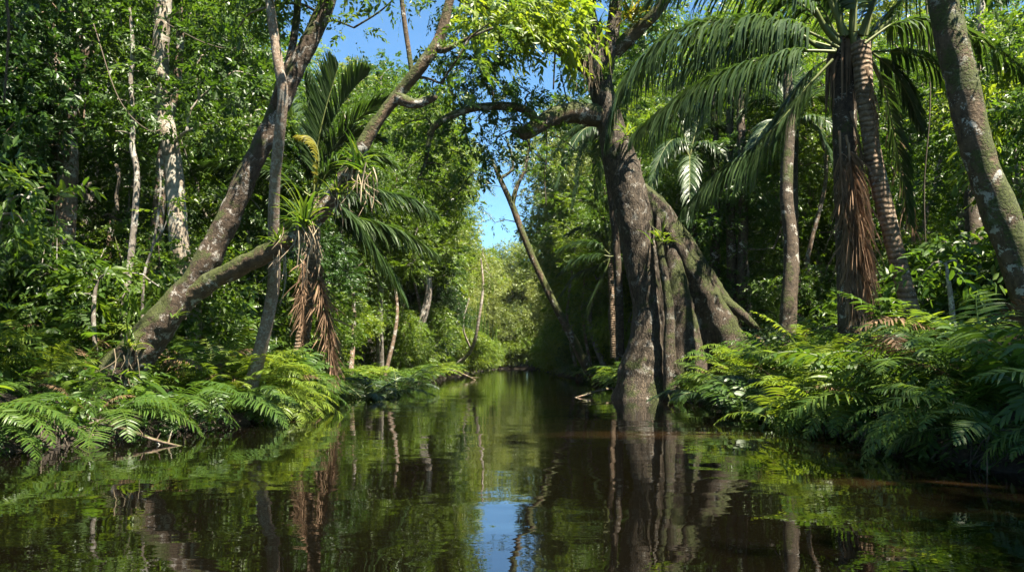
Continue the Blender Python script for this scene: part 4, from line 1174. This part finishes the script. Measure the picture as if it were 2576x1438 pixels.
BP = [broad_plant(np.random.default_rng(900 + i), n, L, W, m_) for i, (n, L, W, m_) in enumerate([(11, .55, .24, 'leaf_mid'), (14, .42, .16, 'leaf_dark'), (9, .75, .26, 'leaf_mid'), (16, .40, .13, 'leaf_yellow')])]
BPL = []
for (x, y, k, s) in [(-8.7, 12.2, 1, 1.1), (-8.2, 11.2, 0, .9), (-9.6, 13.2, 3, 1.3), (-8.9, 15.6, 0, 1.2), (-7.6, 14.2, 2, 1.0), (-9.8, 16.5, 2, 1.2), (-7.4, 12.8, 3, .8), (-8.2, 17.6, 3, 1.2), (-10.8, 15, 0, 1.2), (-7.3, 20.8, 1, 1.2), (-8.2, 22.4, 2, 1.2),
                     (-10.8, 19.2, 3, 1.3), (-11.5, 16.4, 1, 1.3), (-9.6, 10.9, 2, .9), (8.6, 9.8, 2, 1.0), (9.6, 11.6, 0, 1.2), (8.9, 12.8, 1, 1.1), (10.6, 13, 3, 1.3), (11.6, 15, 2, 1.2), (9.9, 16.2, 0, 1.2), (11.2, 18.5, 3, 1.4), (9.2, 19.5, 2, 1.2),
                     (8.2, 22, 1, 1.2), (12.4, 17, 0, 1.3), (8.0, 10.6, 3, .9), (13.0, 19, 2, 1.4), (10.8, 21, 0, 1.3)]:
    root = thing('broadleaf_plant', 'x', 'plant', (x, y, gz(x, y)))
    o = link('leaves', BP[k], root)
    o.scale = (s,) * 3
    o.rotation_euler = (0, 0, rg.uniform(0, 6.28))
    BPL.append((root, ['large oval green leaves', 'narrow dark glossy leaves', 'big paddle-shaped leaves', 'slim yellow-green leaves'][k]))

# ------------------------------------------------------------------ bromeliads and hanging roots on the trunks
def bromeliad(label, p, size, n, seed, mat='brom', roots=0, rl=.8):
    r = np.random.default_rng(seed)
    root = thing('bromeliad', label, 'bromeliad', p, 'air plants growing on the trees')
    b = MB()
    for k in range(n):
        a = r.uniform(0, 6.28)
        e = r.uniform(.15, 1.35)
        L = size * r.uniform(.6, 1.15)
        d = np.array((math.cos(a) * math.cos(e), math.sin(a) * math.cos(e), math.sin(e)))
        S = np.cross(d, UP)
        S /= np.linalg.norm(S) + 1e-6
        q = np.asarray(p, float) + d * .03 + r.normal(0, size * .12, 3)
        cols = []
        for j, t in enumerate(np.linspace(0, 1, 7)):
            w = size * .045 * (1 - t ** 2.2) + .001
            cols += [q + S * w, q - UP * w * .5, q - S * w]
            d = d - UP * (.10 + .18 * t)
            d = d / np.linalg.norm(d)
            q = q + d * L / 6
        T = []
        for j in range(6):
            for c in range(2):
                i0 = j * 3 + c
                T += [[i0, i0 + 1, i0 + 4], [i0, i0 + 4, i0 + 3]]
        b.add(np.array(cols), T, r.uniform(0, 1))
    part('leaves', b, M[mat], root, True)
    if roots:
        h = MB()
        for k in range(roots):
            q = np.asarray(p, float) + r.normal(0, size * .22, 3)
            L = rl * r.uniform(.4, 1.2)
            tube(h, [q, q + np.array((r.normal(0, .08), r.normal(0, .08), -L * .5)), q + np.array((r.normal(0, .12), r.normal(0, .12), -L))], [.012, .010, .005], 4, rnd=r.uniform(0, 1))
        part('roots', h, M['root'], root, True)


bromeliad('large bushy air plant with dangling roots where the mossy limb turns up', P(770, 565, 13.9), .62, 46, 1, roots=34, rl=.9)
bromeliad('upright bright-green air plant on top of the mossy limb', P(765, 545, 14.1), .75, 22, 2)
bromeliad('air plant with pale curling roots midway up the mossy limb', P(905, 420, 13.7), .6, 30, 3, roots=18, rl=.7)
bromeliad('small air plant below the one with curling roots on the mossy limb', P(850, 490, 13.8), .5, 22, 4, roots=6, rl=.5)
bromeliad('small air plant near the bend of the mossy limb beside the slim mottled tree', P(705, 610, 14.2), .45, 24, 5, roots=12, rl=.9)
bromeliad('air plant with brown hanging roots in the fork of the buttressed tree', P(1492, 105, 26), 1.0, 34, 6, roots=44, rl=1.6)
bromeliad('yellow air plant high on the right limb of the buttressed tree', P(1592, 45, 26), .85, 34, 7, mat='palm_yellow')
bromeliad('dark leafy air plant on the shoulder of the buttressed tree', P(1590, 345, 25.9), .8, 34, 8)
bromeliad('small green tuft halfway up between the two trunks of the buttressed tree', P(1665, 605, 25.8), .8, 24, 9, roots=6)
bromeliad('leafy tuft growing on the lower trunk of the leaning tree', P(330, 870, 14.5), .5, 24, 10, roots=10, rl=.8)
bromeliad('tuft of strap leaves low on the near side of the leaning trunk', P(440, 800, 14.6), .3, 12, 11)
bromeliad('grassy air plant on the small right stem of the buttressed tree', P(1520, 190, 26.3), .7, 22, 12)

# lianas
LI = [('thin vine hanging from the lower limb of the buttressed tree, over the water', [(1372, 300, 26.2), (1376, 380, 26.2), (1370, 440, 26.3), (1374, 520, 26.4)], .022),
      ('thin vine hanging beside the first one under the buttressed tree limb', [(1335, 330, 25.8), (1330, 390, 25.9), (1322, 440, 26)], .02),
      ('short vine hanging from the upper limb of the buttressed tree', [(1398, 105, 25.4), (1395, 160, 25.5), (1392, 225, 25.6)], .035),
      ('brown tangled creeper hanging left of the pale straight trunk', [(292, 415, 18.5), (300, 450, 18.4), (292, 490, 18.5), (296, 530, 18.4)], .05),
      ('long liana sagging between the pale straight trunk and the leaning tree', [(420, 60, 17.6), (520, 110, 17.2), (600, 120, 16.8), (680, 60, 16)], .012),
      ('thin liana looping across the stems left of the pale trunk', [(235, 60, 17.5), (300, 250, 17), (380, 330, 17), (430, 300, 18.2)], .012),
      ('liana hanging straight down behind the ringed palm', [(2330, -20, 19), (2340, 250, 19), (2325, 480, 19.2), (2335, 740, 19.4)], .02),
      ('curved liana crossing in front of the far left trunks', [(15, -10, 15), (22, 60, 15), (18, 150, 15.2), (10, 260, 15.4)], .03)]
for lab, pts, r_ in LI:
    q = [P(*p) for p in pts]
    b = MB()
    tube(b, q, [r_, r_ * .9, r_ * .8], 6, .15, .15, 5)
    o = link('liana', b.mesh('liana', M['vine'], tuple(q[0]), True), None, tuple(q[0]))
    tag(o, lab, 'liana', 'lianas hanging among the trees')

def snag(label, pts, r, seed):
    q = [np.array(p, float) for p in pts]
    b = MB()
    rr = np.random.default_rng(seed)
    c = tube(b, q, [r, r * .8, r * .6, r * .25], 8, .08, .25, 4, seed=seed)
    for k in range(6):
        a = c[int(len(c) * rr.uniform(.3, .9))]
        d = rr.normal(0, 1, 3) * np.array((1, 1, .8))
        tube(b, [a, a + d * .10 + UP * .02, a + d * .2 + UP * .03], [r * .4, r * .25, r * .1], 5)
    o = link('fallen_branch', b.mesh('fallen_branch', M['bark_brown'], tuple(q[0]), True), None, tuple(q[0]))
    tag(o, label, 'branch', 'fallen branches at the water edge')


snag('dead branch dipping from the left bank into the water beneath the overhanging ferns', [(-6.9, 12.4, .3), (-6.2, 12.0, .2), (-5.6, 11.7, .07), (-5.0, 11.6, -.05)], .04, 1)
snag('crooked dead branch in the water left of the buttressed tree base', [(4.0, 29.5, .3), (3.3, 28.6, .22), (2.8, 28.0, .1), (2.2, 27.8, -.06)], .06, 2)
snag('fallen bough leaning from the far left bank into the river', [(-5.6, 58, .9), (-4.4, 57, .7), (-3.4, 56.5, .3), (-2.6, 56.3, -.1)], .10, 3)

# ------------------------------------------------------------------ labels of the things that repeat
ANCH = [(60, 'the far left trunks'), (260, 'the stout brown trunk'), (430, 'the pale straight trunk'), (600, 'the leaning tree'), (800, 'the left coconut palm'), (960, 'the left palm fronds'), (1140, 'the bare pale pole'),
        (1330, 'the slender leaning tree'), (1470, 'the small palm'), (1640, 'the buttressed tree'), (1840, 'the three dark stems'), (2000, 'the dark double stem'), (2150, 'the brown-skirted palm'), (2290, 'the ringed palm trunk'), (2460, 'the mossy trunk')]
ORD = ['nearest', 'second nearest', 'third nearest', 'fourth nearest', 'fifth nearest', 'sixth nearest', 'seventh nearest', 'eighth nearest', 'ninth nearest', 'tenth nearest', 'eleventh nearest', 'twelfth nearest', 'thirteenth nearest', 'fourteenth nearest']


def spot(o):
    x, y = o.location.x, o.location.y
    u = CX + x / y * F
    a = min(ANCH, key=lambda q: abs(q[0] - u))[1]
    if u < -120:
        a = 'the left frame edge'
    if u > 2640:
        a = 'the right frame edge'
    return a


def name_all(lst, fmt, grp):
    seen = {}
    for o, look in sorted(lst, key=lambda q: q[0].location.y):
        seen.setdefault((look, spot(o)), []).append(o)
    for (look, a), os_ in seen.items():
        for i, o in enumerate(os_):
            o['label'] = fmt.format(look=look, a=a) + (', ' + ORD[min(i, 13)] if len(os_) > 1 else '')
            o['group'] = grp


name_all([(o, l) for o, l, c in GEN if c == 'tree'], '{look} behind {a}', 'forest trees on the banks')
name_all([(o, l) for o, l, c in GEN if c == 'bush'], '{look} behind {a}', 'bushes of the understorey')
name_all([(o, l + ' fern') for o, l, f in FERN if not f], '{look} in line with {a}', 'ferns on the river banks')
name_all([(o, 'distant ' + l + ' fern') for o, l, f in FERN if f], '{look} in line with {a}', 'ferns on the river banks')
name_all(BPL, 'low plant with {look} in line with {a}', 'broad-leaved plants on the banks')

# ------------------------------------------------------------------ humid air
hz = MB()
bx = np.array([(x, y, z) for x in (-250., 250.) for y in (-130., 410.) for z in (-3., 60.)])
hz.add(bx, [[0, 1, 3], [0, 3, 2], [4, 6, 7], [4, 7, 5], [0, 4, 5], [0, 5, 1], [2, 3, 7], [2, 7, 6], [0, 2, 6], [0, 6, 4], [1, 5, 7], [1, 7, 3]])
mh = NT('humid_air')
vol = mh.n('VolumePrincipled', Color=(.90, .95, 1.0), Density=.00006, Anisotropy=0.0)
mh.t.links.new(vol.outputs[0], mh.out.inputs['Volume'])
tag(link('haze', hz.mesh('haze', mh.m)), kind='stuff')

# ------------------------------------------------------------------ light, sky, camera
SUN = nrm(np.array((.43, -.48, 1.22)))
el = math.asin(SUN[2])
az = math.atan2(SUN[0], SUN[1])
sun = bpy.data.lights.new('sun', 'SUN')
sun.energy = 5.0
sun.angle = math.radians(.53)
sun.color = (1.0, .92, .75)
so = link('sun', sun)
so.rotation_euler = Vector(-SUN).to_track_quat('-Z', 'Y').to_euler()
w = bpy.data.worlds.new('World')
SC.world = w
w.use_nodes = True
nt = w.node_tree
bg = nt.nodes['Background']
sky = nt.nodes.new('ShaderNodeTexSky')
sky.sky_type = 'NISHITA'
sky.sun_disc = False
sky.sun_elevation = el
sky.sun_rotation = az
sky.ozone_density = 2.5
sky.altitude = 2000
sky.air_density = 1.0
sky.dust_density = .7
tint = nt.nodes.new('ShaderNodeMix')
tint.data_type = 'RGBA'
tint.blend_type = 'MULTIPLY'
tint.inputs[0].default_value = 1
tint.inputs[7].default_value = (.78, 1.06, 1.10, 1)
nt.links.new(sky.outputs[0], tint.inputs[6])
nt.links.new(tint.outputs[2], bg.inputs[0])
bg.inputs[1].default_value = .052
SC.view_settings.view_transform = 'Standard'
SC.view_settings.look = 'None'
SC.view_settings.exposure = 2.4
SC.view_settings.gamma = 1.0
SC.render.engine = 'CYCLES'
cy = SC.cycles
cy.volume_bounces = 0
cy.max_bounces = 7
cy.diffuse_bounces = 3
cy.glossy_bounces = 3
cy.transmission_bounces = 4
cy.transparent_max_bounces = 4
cy.caustics_reflective = False
cy.caustics_refractive = False
cy.use_denoising = True
cy.sample_clamp_indirect = 6
cam = bpy.data.cameras.new('camera')
co = link('camera', cam, None, (0, 0, CAMH))
co.rotation_euler = (math.radians(90), 0, 0)
cam.sensor_width = 36
cam.lens = F / 2576 * 36
cam.shift_y = (HV - 719) / 2576
cam.clip_end = 3000
cam.clip_start = .05
SC.camera = co
